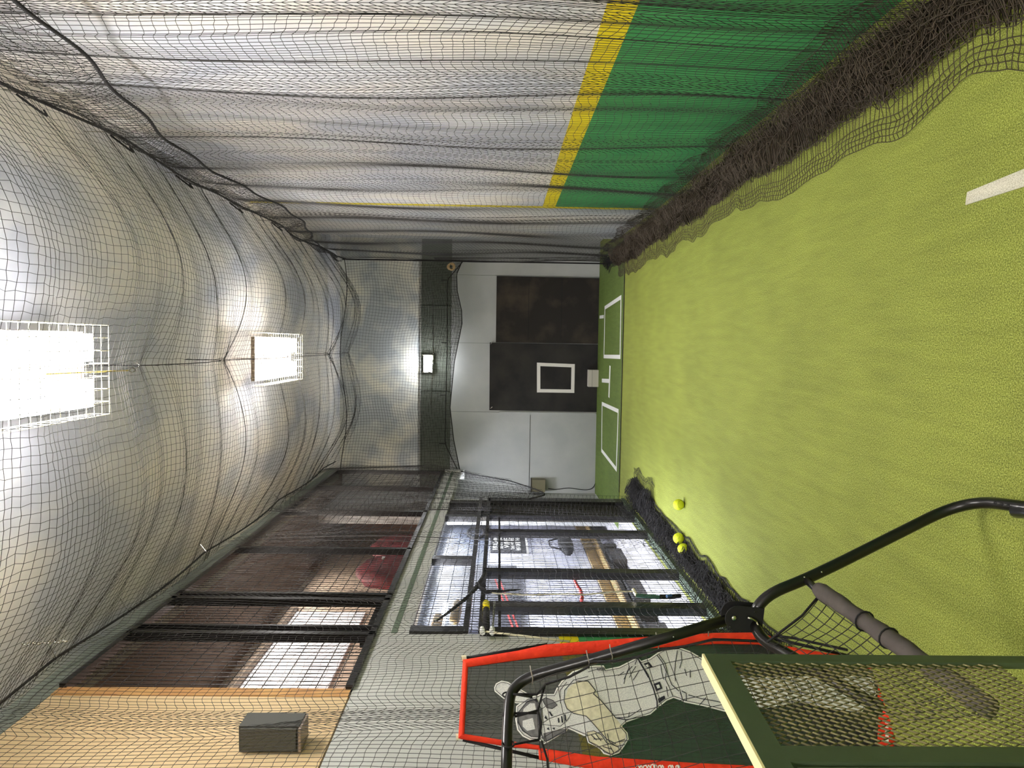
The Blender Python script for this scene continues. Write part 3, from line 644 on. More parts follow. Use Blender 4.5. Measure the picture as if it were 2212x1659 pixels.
# ---- bunched netting on the floor
def pile(t, X0, X1f, y0, y1, zt, seed, m, apron, name='bunched_netting', dens=1.0, cell=.033):
    rs = np.random.RandomState(seed); ny = int((y1-y0)/cell); ys = np.linspace(y0, y1, ny)
    wob = smoothrand(ny, 12, .045, seed)+smoothrand(ny, 5, .02, seed+1); hgt = zt*(1+smoothrand(ny, 9, .35, seed+2))
    sgn = 1 if X1f > X0 else -1
    rows = []
    nf = 11; K = nf*5; jx = rs.normal(0, .006, (ny, K)); jy = rs.normal(0, .008, (ny, K)); drift = smoothrand(ny, 7, 1.6, seed+3)
    for a in range(ny):
        w = (abs(X1f-X0))+wob[a]; pts = [(X0, ys[a], hgt[a]+.10), (X0, ys[a], hgt[a]+.04)]
        for k in range(K):
            u = k/(K-1); ph = k*2*math.pi/5+a*.12+drift[a]
            q = math.sin(ph+seed)*(.30+.18*math.sin(k*.7+a*.05))
            xx = X0+sgn*w*(.5+q*(1-.2*u)); bell = math.exp(-2.6*((xx-X0)*sgn/w-.40)**2)
            z = .012+hgt[a]*bell*(1-u)*(.55+.45*math.cos(ph*.5+a*.07))+.01*u
            pts.append((xx+jx[a, k], ys[a]+.025*math.sin(k*1.1+a*.2)+jy[a, k], max(.006, z+rs.normal(0, .005))))
        for k in range(1, 6):
            pts.append((X0+sgn*(w+apron*k/5*(1+3*wob[a])), ys[a]+rs.normal(0, .004), .006+.010*abs(math.sin(a*.3+k))))
        rows.append(pts)
    net(name, np.array(rows), .00150*dens, m, t)
pile(rn, RX+.03, 1.02, 1.9, 10.1, .14, 5, 'bunch', .12, dens=1.25)
pile(rn, RX+.05, 1.12, 1.9, 9.6, .17, 15, 'bunch', .02, dens=1.2)
pile(rn, 1.3, 1.12, 9.9, 11.0, .12, 35, 'bunch_black', .03)
pile(ln, LX-.05, -1.64, 2.2, 8.3, .09, 6, 'bunch_black', .015, dens=1.35)
pile(ln, LX-.02, -1.66, 2.2, 8.5, .10, 26, 'bunch_black', .0, dens=1.3)
pile(ln, LX+.02, -1.5, 7.5, 8.6, .13, 46, 'bunch_black', .08, dens=1.2)

# ---- end net in front of the back wall
en = thing('end_net', 'black net hanging from the ceiling across the far end above the mats', 'net', (-.3, NE, 3.2))
xs = np.linspace(-2.0, 1.24, 74)
def hem(x):      # rope line, then the lower free edge
    pts = [(-2.06, 2.18), (-1.55, 2.43), (-.75, 2.42), (.0, 2.41), (.95, 2.42), (1.24, 2.18)]
    return float(np.interp(x, [p[0] for p in pts], [p[1] for p in pts]))
def low(x): return float(np.interp(x, [-2.06, -1.5, -1.0, -.3, .3, .5, .8, 1.05, 1.24], [2.18, 2.30, 2.36, 2.30, 2.19, 2.2, 2.27, 2.28, 2.2]))
P = []
for x in xs:
    zt = 3.99+.05*math.cos((x+.17)*3.2); zb = low(x); col = []
    for s in np.linspace(0, 1, 40):
        z = zt*(1-s)+zb*s; col.append((x*(1-.0*s)+.02*math.sin(z*5+x*3), NE+.05*math.sin(s*3.1)+.03*math.sin(x*4+z*2), z+.02*math.sin(x*6.3+s*2)*math.sin(math.pi*s)))
    P.append(col)
net('netting', np.array(P), .0019, 'net', en)
G().tube([(x, NE-.02, hem(x)) for x in np.linspace(-2.06, 1.24, 50)], .007, 6).build('hem_rope', 'rope', en, True)
G().tube([(x, NE+.02, low(x)) for x in np.linspace(-2.06, 1.24, 60)], .006, 6).build('lower_edge', 'rope', en, True)
G().tube([(x, NE, 3.99+.05*math.cos((x+.17)*3.2)) for x in np.linspace(-2.0, 1.24, 50)], .006, 6).build('top_cable', 'rope', en, True)
for x in (.95, .0, -.8, -1.55): G().tube([(x, NE-.02, hem(x)), (x, NE-.02, hem(x)+.09)], .006, 5).build('tie', 'rope', en)
P = []
for x in np.linspace(-2.05, 1.24, 250):
    zb = low(x); P.append([(x, NE+.09+.02*math.sin(x*3), 2.86*(1-s)+zb*s) for s in np.linspace(0, 1, 46)])
net('shade_netting', np.array(P), .0024, 'net_fine', en)['label'] = 'finer darker netting along the bottom'
kb = thing('rope_knot', 'tan coiled knot on the corner post of the far right net', 'rope', (1.2, 11.2, 2.4))
c = on(976, 576, 1, 11.2)
for k in range(3): G().tube([c+np.array((.05*math.cos(a)*(1-.1*k), .02*k-.02, .045*math.sin(a)+.01*k)) for a in np.linspace(0, 2*math.pi, 14)[:-1]], .014, 6, closed=True).build('coil', 'tan', kb, True)
G().tube([(1.235, 11.3, 0.0), (1.235, 11.3, 4.0)], .012, 6).build('corner_rope', 'rope', rn)
for k in range(5): G().tube([(1.27+.03*math.sin(k*2), 10.9+.09*k, .02), (1.25+.02*math.sin(k), 10.95+.08*k, 1.4), (1.25, 11.0+.06*k, 2.6)], .004, 5).build('hanging_cord', 'net', rn)
# chain high on the left
ch = thing('hanging_chain', 'short pale chain hanging from the ceiling at the upper left', 'chain', (-1.5, 4.0, 4.0))
for k in range(9):
    a = on(52+k*11, 1391-k*.8, 0, -1.6); G().tube([a+np.array((0, .018*math.cos(t)*(1 if k % 2 else .5), .013*math.sin(t))) for t in np.linspace(0, 2*math.pi, 9)[:-1]], .003, 5, closed=True).build('chain_link', 'chrome', ch, True)

# ================================================================== CORDS AND BANDS BY THE WINDOWS
XW = XL+.06
P_ = lambda x, y, X=XW: on(x, y, 0, X)
t = thing('white_cord', 'white cord hanging down the window post with a green handled band', 'cord', (XW, 5.8, 1.2))
G().tube([P_(x, y) for x, y in ((1062, 1281), (1130, 1285), (1180, 1284), (1230, 1283), (1262, 1285), (1320, 1279), (1368, 1277))], .006, 6).build('cord', 'white_cord', t, True)
G().tube([P_(1368, 1274), P_(1376, 1287)], .014, 8).build('knot', 'white_cord', t)
G().tube([P_(1374, 1286), P_(1425, 1290)], .016, 8).build('green_grip', 'teal', t); G().tube([P_(1425, 1290), P_(1470, 1287)], .018, 8).build('dark_grip', 'black_matte', t)
G().tube([P_(1440, 1288, XW+.02), P_(1450, 1286, XW+.02)], .012, 8).build('blue_mark', 'blue', t)
t = thing('white_cord', 'pale cord tied from the near window rail to the red screen', 'cord', (XW, 4.9, 1.7))
G().tube([P_(1044, 1364), P_(1090, 1369), P_(1150, 1376), P_(1230, 1386)], .007, 6).build('cord', 'white_cord', t, True)
t = thing('black_strap', 'thick black strap slung diagonally over the small upper windows', 'strap', (XW, 5.8, 1.9))
G().tube([P_(x, y) for x, y in ((945, 1340), (975, 1318), (1010, 1290), (1035, 1262), (1048, 1240))], [.006, .012, .014, .02, .02], 8).build('strap', 'black_matte', t, True)
G().tube([P_(x, y) for x, y in ((1030, 1262), (1050, 1279), (1090, 1277), (1125, 1273))], [.02, .018, .01, .004], 8).build('tail', 'black_matte', t, True)
G().tube([P_(938, 1342), P_(948, 1337)], .008, 6).build('buckle', 'chrome', t)
t = thing('red_rope', 'red knotted rope hanging behind the window wire', 'rope', (XL-.2, 6.4, 1.0))
pr = [P_(x, y, XL-.12) for x, y in ((1232, 1236), (1240, 1250), (1246, 1264), (1254, 1276), (1258, 1290), (1256, 1297))]
G().tube(pr, [.01, .018, .016, .018, .014, .018], 7).build('rope', 'tv_red', t, True)
t = thing('black_tube', 'short black tube with a yellow label clamped on the near window rail', 'tube', (XW, 5.2, 1.7))
G().tube([P_(1050, 1308), P_(1051, 1360)], .024, 12).build('tube', 'black_matte', t, True)
G().tube([P_(1050, 1303), P_(1050, 1317)], .026, 12).build('label_band', 'wall_yellow', t, True)
for x in (1042, 1063): G().tube([P_(x, 1358), P_(x, 1367)], .019, 8).build('end_cap', 'white_paint', t)
G().tube([P_(1068, 1300), P_(1064, 1362)], .008, 8).build('rod', 'chrome', t)

# ================================================================== RED BORDERED TARGET SCREEN
PA = np.array((-1.33, 3.12, 0.)); PB = np.array((-1.56, 2.90, 0.)); du = (PB-PA)/np.linalg.norm(PB-PA); NR = np.cross(du, (0, 0, 1.)); NR /= np.linalg.norm(NR)
if NR[1] > 0: NR = -NR
SP = lambda x, y, o=0.: onp(x, y, PA+NR*o, NR)
ts = thing('target_screen', 'standing target screen with red border and a printed grey batter', 'screen', (-1.45, 3.0, 0))
outer = [(1000, 1425), (1120, 1405), (1180, 1392), (1420, 1374), (1545, 1367), (1640, 1366), (1664, 1374), (1680, 1392), (1760, 1406), (1850, 1420), (1930, 1440),
         (1936, 1620), (1760, 1690), (1500, 1690), (1290, 1662), (1165, 1640), (1163, 1618), (1100, 1612), (990, 1594)]
inner = [(1011, 1440), (1125, 1424), (1180, 1418), (1420, 1398), (1545, 1390), (1640, 1391), (1655, 1397), (1672, 1406), (1760, 1422), (1850, 1434), (1905, 1452),
         (1908, 1612), (1750, 1660), (1500, 1648), (1290, 1634), (1168, 1616), (1165, 1610), (1095, 1600), (1003, 1585)]
def tri_fill(pts2, off, name, m, parent, o0=0., thick=.0012):
    """planar polygon given as picture points, filled on the screen plane"""
    from mathutils.geometry import tessellate_polygon
    V = [SP(x, y, o0+off) for x, y in pts2]; tr = tessellate_polygon([[Vector(v) for v in V]]); n = len(V)
    W_ = [v-NR*thick for v in V]
    f = [tuple(q) for q in tr]+[tuple(i+n for i in q[::-1]) for q in tr]+[(i, (i+1) % n, (i+1) % n+n, i+n) for i in range(n)]
    return G().add(np.array(V+W_), f).build(name, m, parent)
tri_fill(inner, 0, 'mesh_panel', 'screen_mesh', ts)
n = len(outer)
for seg in (range(0, 2), range(2, 10), range(10, 11), range(11, 15), range(15, 18), range(18, 19)):
    g = G()
    for i in seg:
        j = (i+1) % n; a, b, c, d = (SP(*outer[i], .006), SP(*outer[j], .006), SP(*inner[j], .006), SP(*inner[i], .006))
        # folded sleeve: bulges slightly
        m1 = (a+d)/2+NR*.010; m2 = (b+c)/2+NR*.010; back = -NR*.012
        g.add([a, b, m2, m1, d, c, a+back, b+back, c+back, d+back], [(0, 1, 2, 3), (3, 2, 5, 4), (0, 6, 7, 1), (4, 5, 8, 9), (6, 9, 8, 7)])
    g.build('red_border', 'red_cloth', ts, True)
for a, b in (((1008, 1421), (1182, 1392)), ((1000, 1598), (1170, 1638)), ((1640, 1372), (1900, 1432)), ((1180, 1402), (1640, 1378))):
    G().tube([SP(*a, -.02), SP(*b, -.02)], .007, 8).build('fibreglass_rod', 'black_matte', ts, True)
for a in ((997, 1422), (985, 1592)):
    p = SP(*a, -.01); q = SP(a[0]+10, a[1]-1, -.01); G().tube([p, q], .013, 8).build('rod_cap', 'white_cord', ts)
# printed batter (traced as artwork lying on the cloth)
def c1(pts): return [(960+x/5.027, 1340+y/5.027) for x, y in pts]
def c2(pts): return [(1300+x/5.027, 1340+y/5.027) for x, y in pts]
bat = c1([(540, 730), (560, 685), (620, 655), (690, 668), (900, 790), (1000, 870), (900, 900), (780, 900), (640, 850), (545, 770)])
body = c1([(780, 930), (900, 840), (1040, 800), (1190, 800), (1215, 740), (1270, 660), (1390, 555), (1560, 500), (1640, 490), (1730, 490), (1750, 530), (1900, 500), (1990, 455), (2060, 420)]) \
     + c2([(385, 400), (430, 440), (520, 410), (620, 340), (700, 300), (840, 292), (960, 335), (1090, 410), (1200, 470), (1500, 590), (1700, 620), (2120, 610)]) \
     + [(1850, 1460), (1885, 1465), (1893, 1500), (1860, 1540), (1800, 1530)] \
     + c2([(2120, 890), (1740, 960), (1550, 1010), (1330, 990), (1100, 930), (900, 890), (850, 865), (780, 842), (710, 870), (610, 950), (530, 1020), (400, 1060), (270, 1105), (215, 1150), (280, 1220), (292, 1290), (250, 1360), (190, 1440), (100, 1472), (20, 1450)]) \
     + c1([(1690, 1400), (1640, 1365), (1560, 1330), (1540, 1260), (1340, 1175), (1325, 1210), (1240, 1255), (1130, 1320), (1080, 1345), (1040, 1310), (930, 1300), (850, 1260), (790, 1190), (770, 1080)])
tri_fill(bat, .003, 'printed_bat', 'ink_white', ts)
tri_fill(body, .003, 'printed_batter', 'ink_white', ts)
def shrink(pts, k):
    from mathutils.geometry import tessellate_polygon
    out = []; n = len(pts); area_ = sum(pts[i][0]*pts[(i+1) % n][1]-pts[(i+1) % n][0]*pts[i][1] for i in range(n)); s = 1 if area_ > 0 else -1
    for i in range(n):
        a, b, c = np.array(pts[i-1]), np.array(pts[i]), np.array(pts[(i+1) % n]); d = _n(c-a) if np.linalg.norm(c-a) > 0 else np.array((1, 0))
        out.append(tuple(b+s*k*np.array((-d[1], d[0]))))
    return out
def stroke(name, pts, w, m='ink_dark', off=.008, closed=False):
    g = G(); pts = list(pts)+([pts[0]] if closed else [])
    for a, b in zip(pts[:-1], pts[1:]):
        a, b = np.array(a, float), np.array(b, float); L = np.linalg.norm(b-a)
        if L < .5: continue
        d = (b-a)/L; s = np.array((-d[1], d[0]))*w/2; a = a-d*w*.2; b = b+d*w*.2
        q = [SP(*(a+s), off), SP(*(b+s), off), SP(*(b-s), off), SP(*(a-s), off)]
        g.prism(q, NR*.0006)
    return g.build(name, m, next(c for c in ts.children if c.name.startswith('printed_batter')) if any(c.name.startswith('printed_batter') for c in ts.children) else ts)
tri_fill(shrink(bat, 3.0), .0045, 'printed_bat', 'ink_grey', ts)
tri_fill(shrink(body, 3.6), .0045, 'printed_batter', 'ink_grey', ts)
stroke('ink_outline', shrink(body, 3.6), 1.1, off=.0062, closed=True); stroke('ink_outline', shrink(bat, 3.0), 1.0, off=.0062, closed=True)
# jersey, sleeve, helmet, face, belt, knee folds
arm = c1([(1300, 880), (1340, 740), (1440, 660), (1560, 660), (1640, 760), (1700, 870), (1820, 1010), (1900, 1110), (1975, 1210), (1960, 1310), (1880, 1360), (1780, 1340), (1720, 1230), (1640, 1150), (1540, 1040), (1400, 1010), (1330, 960)])
tri_fill(arm, .0055, 'printed_sleeve', 'ink_cream', ts)
stroke('ink_line', c1([(1440, 660), (1560, 660), (1640, 760), (1620, 800), (1700, 870), (1820, 1010), (1860, 1060), (1980, 1080), (2180, 1040)]), 1.8)
stroke('ink_line', c1([(1300, 880), (1305, 760), (1400, 650), (1560, 610)]), 1.4); stroke('ink_line', c1([(1260, 900), (1255, 760), (1330, 670)]), 1.1)
stroke('ink_line', c1([(1300, 880), (1330, 960), (1400, 1010), (1540, 1040), (1640, 1150), (1760, 1290)]), 1.4)
helmet = c1([(800, 1000), (900, 880), (1000, 850), (1050, 960), (1060, 1120), (1040, 1270), (940, 1260), (850, 1200), (800, 1110)])
tri_fill(helmet, .0055, 'printed_helmet', 'ink_mid', ts); stroke('ink_outline', helmet, 1.4, closed=True)
for q in ([(860, 960), (930, 900), (980, 900), (1000, 1000), (900, 1010), (850, 1010)], [(850, 1090), (960, 1060), (985, 1180), (900, 1200), (850, 1150)]):
    tri_fill(c1(q), .007, 'helmet_highlight', 'ink_grey', ts)
visor = c1([(1080, 1230), (1200, 1200), (1320, 1180), (1315, 1220), (1230, 1250), (1120, 1310), (1080, 1310)])
tri_fill(visor, .0055, 'printed_visor', 'ink_mid', ts); stroke('ink_outline', visor, 1.0, closed=True)
ear = c1([(1060, 860), (1100, 840), (1180, 870), (1225, 920), (1170, 960), (1110, 950)]); tri_fill(ear, .0055, 'ear_guard', 'ink_mid', ts); stroke('ink_outline', ear, 1.1, closed=True)
for q in ([(1085, 1060), (1100, 1030), (1115, 1060), (1120, 1080)], [(1110, 1180), (1130, 1160), (1140, 1190)], [(1170, 1170), (1200, 1165), (1195, 1190)], [(1130, 990), (1150, 990), (1180, 1040), (1160, 1040)],
          [(1230, 1060), (1245, 1060), (1250, 1110), (1235, 1110)], [(1265, 1040), (1280, 1040), (1290, 1110), (1275, 1110)], [(1300, 1020), (1315, 1020), (1325, 1090), (1310, 1090)], [(980, 860), (1000, 850), (1010, 880), (995, 890)]):
    tri_fill(c1(q), .007, 'face_mark', 'ink_dark', ts)
stroke('ink_line', c1([(1040, 1130), (1150, 1140), (1260, 1150), (1340, 1080), (1380, 1000)]), 1.0); stroke('ink_line', c1([(1070, 1290), (1030, 1130), (1020, 1000), (1040, 860)]), 2.0)
glove = c1([(1545, 1215), (1620, 1200), (1700, 1240), (1760, 1330), (1880, 1370), (1900, 1400), (1820, 1460), (1740, 1420), (1660, 1370), (1570, 1320)])
tri_fill(glove, .0058, 'printed_glove', 'ink_cream', ts); stroke('ink_outline', glove, 1.2, closed=True)
for q in ([(1590, 1240), (1650, 1300)], [(1640, 1230), (1700, 1310)], [(1620, 1290), (1720, 1290)], [(1720, 1370), (1820, 1400)], [(1800, 1370), (1840, 1440)], [(1760, 1290), (1860, 1340)], [(1880, 1320), (1960, 1290)]): stroke('ink_line', c1(q), 1.6)
stroke('ink_line', c1([(1370, 1080), (1480, 1140), (1600, 1190), (1640, 1180)]), 2.2, 'ink_white', .003); stroke('ink_line', c1([(1330, 1160), (1450, 1220), (1560, 1270)]), 2.2, 'ink_white', .003)
stroke('ink_line', c2([(385, 400), (430, 480), (500, 590), (560, 740), (600, 880), (600, 960)]), 2.6)
for q in ([(455, 470), (510, 450), (555, 505), (500, 525)], [(560, 690), (630, 665), (660, 740), (590, 770)], [(610, 850), (680, 815), (690, 850), (620, 900)]):
    tri_fill(c2(q), .007, 'belt_patch', 'ink_dark', ts)
for q in ([(475, 485), (505, 475), (520, 500), (495, 510)], [(590, 705), (620, 695), (635, 730), (605, 740)]): tri_fill(c2(q), .008, 'belt_stud', 'ink_grey', ts)
for q in ([(600, 380), (660, 460), (700, 560), (690, 640), (730, 720), (770, 820)], [(620, 370), (690, 470), (720, 600), (760, 700), (840, 770)], [(820, 330), (800, 460), (790, 560), (800, 660)], [(860, 340), (870, 440), (845, 520)],
          [(640, 480), (650, 560), (670, 640)], [(300, 500), (260, 600), (240, 690)], [(370, 500), (330, 560), (300, 620)], [(410, 540), (360, 620), (340, 650)], [(240, 560), (180, 600)], [(290, 1050), (400, 980), (430, 960)],
          [(850, 780), (880, 870), (920, 870), (915, 790), (870, 770)], [(940, 810), (1080, 850), (1250, 880), (1330, 900)], [(900, 530), (920, 600)], [(960, 540), (960, 620)], [(1060, 920), (1130, 840)], [(160, 1060), (290, 1050), (300, 1000)],
          [(60, 1230), (80, 1320), (160, 1370), (250, 1350)], [(700, 720), (720, 830)], [(380, 430), (360, 480)]): stroke('ink_line', c2(q), 1.5)
stroke('ink_line', c1([(1560, 560), (1700, 520), (1740, 530)]), 1.2); stroke('ink_line', c1([(1950, 640), (2000, 540), (2040, 500)]), 1.6); stroke('ink_line', c1([(2110, 440), (2180, 560), (2212, 620)]), 1.5)
for k in range(5): stroke('ink_line', c1([(1660+18*k, 520+6*math.sin(k)), (1672+18*k, 545)]), 1.6)
for k in range(7):       # shoes and socks low on the print
    x = 1640+26*k; stroke('ink_line', [(x, 1470+4*(k % 2)), (x+16, 1492), (x+4, 1515-3*(k % 3))], 1.6)
# red labels low on the screen
for y0_, y1_ in ((1458, 1530), (1548, 1610)):
    tri_fill([(1898, y0_), (1926, y0_+2), (1922, y1_), (1895, y1_-2)], .012, 'red_label', 'red_cloth', ts)
    for k in range(5): yy_ = y0_+10+(y1_-y0_-14)*k/5; tri_fill([(1913, yy_), (1922, yy_+1), (1921, yy_+6), (1912, yy_+4)], .0135, 'label_letter', 'ink_white', ts)
for k, w in enumerate((13, 14, 12, 11, 10, 9)):
    x = 1374+k*16+(6 if k > 3 else 0); y_ = 1653-(2 if k == 2 else 0)
    stroke('border_letter', [(x, y_+10), (x, y_+2), (x+w*.4, y_), (x+w*.6, y_+8), (x+w*.75, y_), (x+w, y_+3), (x+w, y_+10)], 2.2, 'ink_white', .02)

# ================================================================== BLACK FOLDING PITCHING FRAME
fr = thing('folding_frame', 'black tubular folding frame with padded bar standing on the turf', 'frame', (-.8, 2.4, 0))
def D(px, py, d):        # point on the line of sight at depth Y=d
    return on(px, py, 1, d)
foot_far = on(2092, 1085, 2, .02); foot_near = on(2330, 1112, 2, .02)
low_pts = bend([foot_near, on(2088, 1078, 2, .022), D(1752, 1247, 2.42), D(1655, 1284, 2.40), D(1622, 1335, 2.40)], .16, 8)
G().tube(low_pts, .0185, 16).build('lower_pipe', 'black_steel', fr, True)
mid = on(2195, 1103, 2, .02); G().tube([mid+(foot_near-mid)*.0, mid+(foot_near-mid)*.6], .0225, 16).build('foot_sleeve', 'black_steel', fr, True)
for k in range(3):
    p = on(2150+k*14, 1086+k*3, 2, .039); G().sphere(p, .006, 8, 6, (1, 1.6, .4)).build('adjusting_hole', 'black_matte', fr)
up = bend([D(1580, 1336, 2.42), D(1300, 1418, 2.52), D(1105, 1472, 2.60), D(1096, 1560, 2.45), D(1092, 1760, 2.2)], .12, 8)
G().tube(up, .0185, 16).build('upper_pipe', 'black_steel', fr, True)
sec = bend([D(1628, 1345, 2.39), D(1645, 1382, 2.34), D(1700, 1412, 2.26), D(1900, 1530, 1.95)], .08, 6)
G().tube(sec, .0185, 14).build('rear_pipe', 'black_steel', fr, True)
# hinge plate
c = D(1603, 1332, 2.40); ux = _n(D(1640, 1337, 2.40)-D(1565, 1330, 2.40)); uy = _n(np.cross((0, 1., 0), ux)); nn = np.cross(ux, uy)
for o_ in (-.024, .024):
    pts = []
    for a in np.linspace(math.pi/2, 3*math.pi/2, 10): pts.append(c+np.array((0, o_, 0))+ux*(-.022+.042*math.cos(a))+uy*(.042*math.sin(a)))
    pts += [c+np.array((0, o_, 0))+ux*.062-uy*.042, c+np.array((0, o_, 0))+ux*.062+uy*.042]
    G().prism(pts, (0, .004, 0)).build('hinge_plate', 'black_matte', fr)
for a, b, r in ((-.036, -.002, .0085), (.03, .03, .004), (.03, -.03, .004), (-.045, .028, .003)):
    p = c+np.array((0, -.028, 0))+ux*a+uy*b; G().sphere(p, r, 12, 8, (1, .5, 1)).build('bolt', 'chrome' if r > .006 else 'black_steel', next(c_ for c_ in fr.children if c_.name.startswith('hinge_plate')), True)
p1, p2 = D(1615, 1334, 2.365), D(1634, 1343, 2.365)
G().tube([p1, (p1+p2)/2+np.array((.004, 0, .004)), p2], .004, 6).build('locking_pin', 'chrome', fr, True)
G().tube([p2, D(1638, 1352, 2.365), D(1648, 1387, 2.33)], .0025, 6).build('pin_cord', 'white_cord', fr, True)
# cross bar and padded sleeve
ba = D(1738, 1249, 2.42); bb = D(1762, 1272, 2.34)
far_end = D(2130, 1530, 1.62)
G().tube([ba, bb, far_end], .0125, 12).build('cross_bar', 'black_steel', fr, True)
NS = 26; pts = [bb+(far_end-bb)*k/NS for k in range(NS+1)]
G().tube([p+np.array((0, 0, -.008+.001*math.sin(k*1.1))) for k, p in enumerate(pts)], [.0255+.0012*math.sin(k*1.7)+.0015*math.sin(k*.6)-.004*(k == 0) for k in range(NS+1)], 14).build('padded_sleeve', 'sleeve', fr, True)
for k in (9, 13):
    p = pts[k]+np.array((0, 0, -.008)); q = _n(far_end-bb); e1 = _n(np.cross(q, (0, 0, 1))); e2 = np.cross(q, e1)
    G().tube([p+.029*(math.cos(a)*e1+math.sin(a)*e2) for a in np.linspace(0, 2*math.pi, 15)[:-1]], .003, 5, closed=True).build('tie_band', 'black_matte', fr, True)
# net between sleeve and rear pipe
Sl = np.array([bb+(far_end-bb)*t+np.array((0, 0, -.03)) for t in np.linspace(0, 1, 16)])
Rp = np.array([D(1656, 1388, 2.28)*(1-t)+D(1950, 1560, 1.75)*t for t in np.linspace(0, 1, 16)])
P = np.array([[Sl[i]*(1-s)+Rp[i]*s+np.array((.004*math.sin(i+s*6), 0, -.03*math.sin(math.pi*s))) for s in np.linspace(0, 1, 10)] for i in range(16)])
net('return_netting', P, .0016, 'net', fr)
G().tube([Sl[0], (Sl[0]+Rp[0])/2+np.array((0, 0, -.02)), Rp[0]], .0042, 6).build('net_edge_rope', 'rope', fr, True)
G().tube([D(1672, 1373, 2.3), D(1712, 1378, 2.28), D(1830, 1404, 2.1)], .004, 6).build('tension_rod', 'black_matte', fr, True)
# big net hung inside the upper frame
A0, A1, A2 = D(1200, 1462, 2.56), D(1600, 1350, 2.41), D(1110, 1660, 2.35)
nrow, ncol = 18, 12
T_ = [(1155, 1476), (1180, 1462), (1275, 1436), (1325, 1432), (1425, 1408), (1545, 1382), (1640, 1386), (1700, 1400)]
tx = np.interp(np.linspace(0, len(T_)-1, nrow), range(len(T_)), [p[0] for p in T_]); ty = np.interp(np.linspace(0, len(T_)-1, nrow), range(len(T_)), [p[1] for p in T_])
rows = []
for i in range(nrow):
    row = []
    for j in range(ncol):
        s = j/(ncol-1); x = tx[i]+s*(30+120*(i/nrow)); y = ty[i]+s*(330-60*i/nrow); row.append(D(x+1.5*math.sin(j*1.3+i), y+1.5*math.sin(i*1.7), 2.55-.25*i/nrow-.18*s))
    rows.append(row)
net('front_netting', np.array(rows), .0013, 'net', fr)
ed = [(1118, 1500), (1160, 1500), (1178, 1478), (1230, 1462), (1272, 1440), (1275, 1430), (1328, 1428), (1375, 1420), (1425, 1404), (1480, 1396), (1542, 1381), (1640, 1385)]
G().tube([D(x, y, 2.56-.17*k/11) for k, (x, y) in enumerate(ed)], .0045, 6).build('net_edge_rope', 'rope', fr, True)
for pts_ in ([(1108, 1499), (1150, 1506)], [(1108, 1541), (1160, 1540)], [(1112, 1548), (1164, 1534)], [(1108, 1608), (1164, 1598)], [(1164, 1598), (1168, 1560), (1162, 1534), (1170, 1505), (1178, 1478)], [(1170, 1600), (1182, 1640), (1186, 1700)]):
    G().tube([D(x, y, 2.53-.001*(y-1500)) for x, y in pts_], .004, 6).build('lacing', 'rope', fr, True)
for y in (1501, 1543, 1607):
    p = D(1098, y, 2.6-(y-1472)*.0017); G().tube([p+.0205*(math.cos(a)*np.array((0, 1., 0))+math.sin(a)*np.array((0, 0, 1.))) for a in np.linspace(0, 2*math.pi, 13)[:-1]], .003, 5, closed=True).build('lacing_loop', 'rope', fr, True)
for x, y in ((1148, 1450), (1270, 1417), (1320, 1404), (1420, 1378), (1528, 1346)):
    d = 2.49; G().tube([D(x-3, y-12, d), D(x-1, y, d-.02), D(x+3, y+14, d), D(x+2, y+28, d+.01)], .0018, 5).build('cable_tie', 'zip_cord', fr, True)
for x, y in ((1738, 1247), (1775, 1236), (1505, 1360), (1455, 1376)):
    G().sphere(D(x, y, 2.37 if x > 1600 else 2.44), .003, 8, 6).build('rivet', 'chrome', fr)

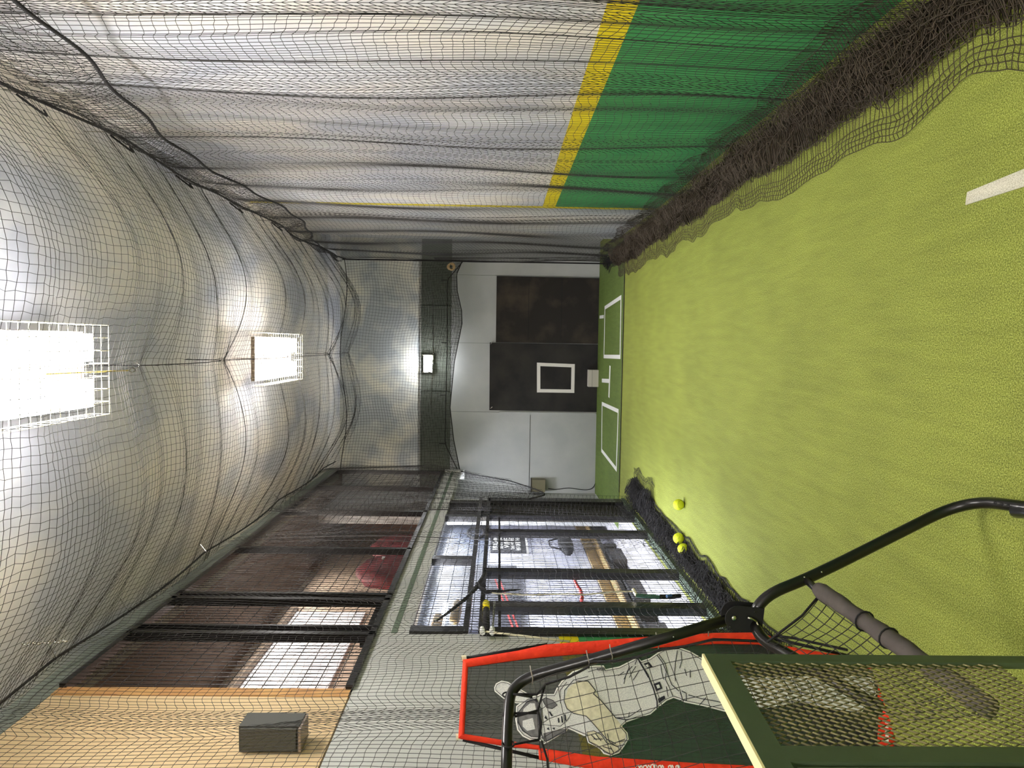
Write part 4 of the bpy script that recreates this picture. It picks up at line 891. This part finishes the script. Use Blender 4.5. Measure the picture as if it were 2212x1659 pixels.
# ================================================================== GREEN MESH GUARD PANEL IN FRONT
gp = thing('mesh_guard', 'dark green steel guard panel with expanded metal close to the camera', 'guard', (-.6, 1.2, 0))
TZ = 1.233; Q0 = on(1520, 1412, 2, TZ); Q0 = np.array((Q0[0], Q0[1])); Q1_ = on(1652, 1659, 2, TZ); Q1_ = np.array((Q1_[0], Q1_[1]))
dq = (Q1_-Q0)/np.linalg.norm(Q1_-Q0); L1 = np.linalg.norm(Q1_-Q0)
nq = np.array((-dq[1], dq[0])); nq = nq if nq[0] > 0 else -nq         # towards the cage (camera side)
def PP(s, z, o=0.): return np.array((Q0[0]+dq[0]*s+nq[0]*o, Q0[1]+dq[1]*s+nq[1]*o, z))
def bar(s0, s1, z0, z1, o0, o1, name, m):
    return G().prism([PP(s0, z0, o0), PP(s1, z0, o0), PP(s1, z1, o0), PP(s0, z1, o0)], np.append(nq*(o1-o0), 0)).build(name, m, gp)
def s_at(py, px=1900): # where the plane is hit by a column of the picture
    r = ray(px, py); n3 = np.array((nq[0], nq[1], 0)); p = onp(px, py, np.array((Q0[0], Q0[1], 0)), n3); return float(np.dot(p[:2]-Q0, dq))
sA = s_at(1430); sB = s_at(1612); sC = s_at(1646)
bar(0, .62, TZ-.042, TZ-.001, -.012, 0, 'top_rail', 'green_steel')
bar(-.0, .62, TZ-.001, TZ+.003, -.022, .0, 'top_edge', 'cream_edge')['label'] = 'cream topped upper edge'
bar(0, sA, .0, TZ-.042, -.012, 0, 'stile', 'green_steel')
bar(sB, sC, .0, TZ-.042, -.012, 0, 'stile', 'green_steel')
bar(sC+.006, .62, .0, TZ-.050, -.014, -.004, 'side_sheet', 'green_steel')
bar(sA, sB, .06, .10, -.012, 0, 'bottom_rail', 'green_steel')
# expanded metal: staggered diamonds, each strand a thin twisted strip
pz = .0140; ps = (sB-sA)/19.
zt, zb = TZ-.042, .70
g = G(); parts = []
rows = int((zt-zb)/pz); lines = []
for j in range(rows+1):
    z = zt-j*pz; pts = []
    ncell = 19
    for k in range(ncell*2+1):
        s = sA+(sB-sA)*k/(ncell*2); up_ = 1 if (k+j) % 2 else -1
        pts.append(PP(s, z+up_*pz*.46, -.006+(.0006 if up_ > 0 else -.0006)))
    lines.append(pts)
lines = np.array(lines)
def ribs(P, w, dvec):
    m, n, _ = P.shape; a = P; b = P+dvec; c = P+dvec+np.append(nq*.0009, .0004); d = P+np.append(nq*.0009, .0004)
    v = np.stack([a, b, c, d], 2).reshape(-1, 3); i, j, k = np.meshgrid(np.arange(m), np.arange(n-1), np.arange(4), indexing='ij'); q = (i*n+j)*4
    return v, np.stack([q+k, q+(k+1) % 4, q+4+(k+1) % 4, q+4+k], -1).reshape(-1, 4)
me = fast_mesh('expanded_metal', [ribs(lines, 0, np.append(nq*.0022, -.0019))])
link('expanded_metal', me, 'mesh_steel', gp, kind='stuff')
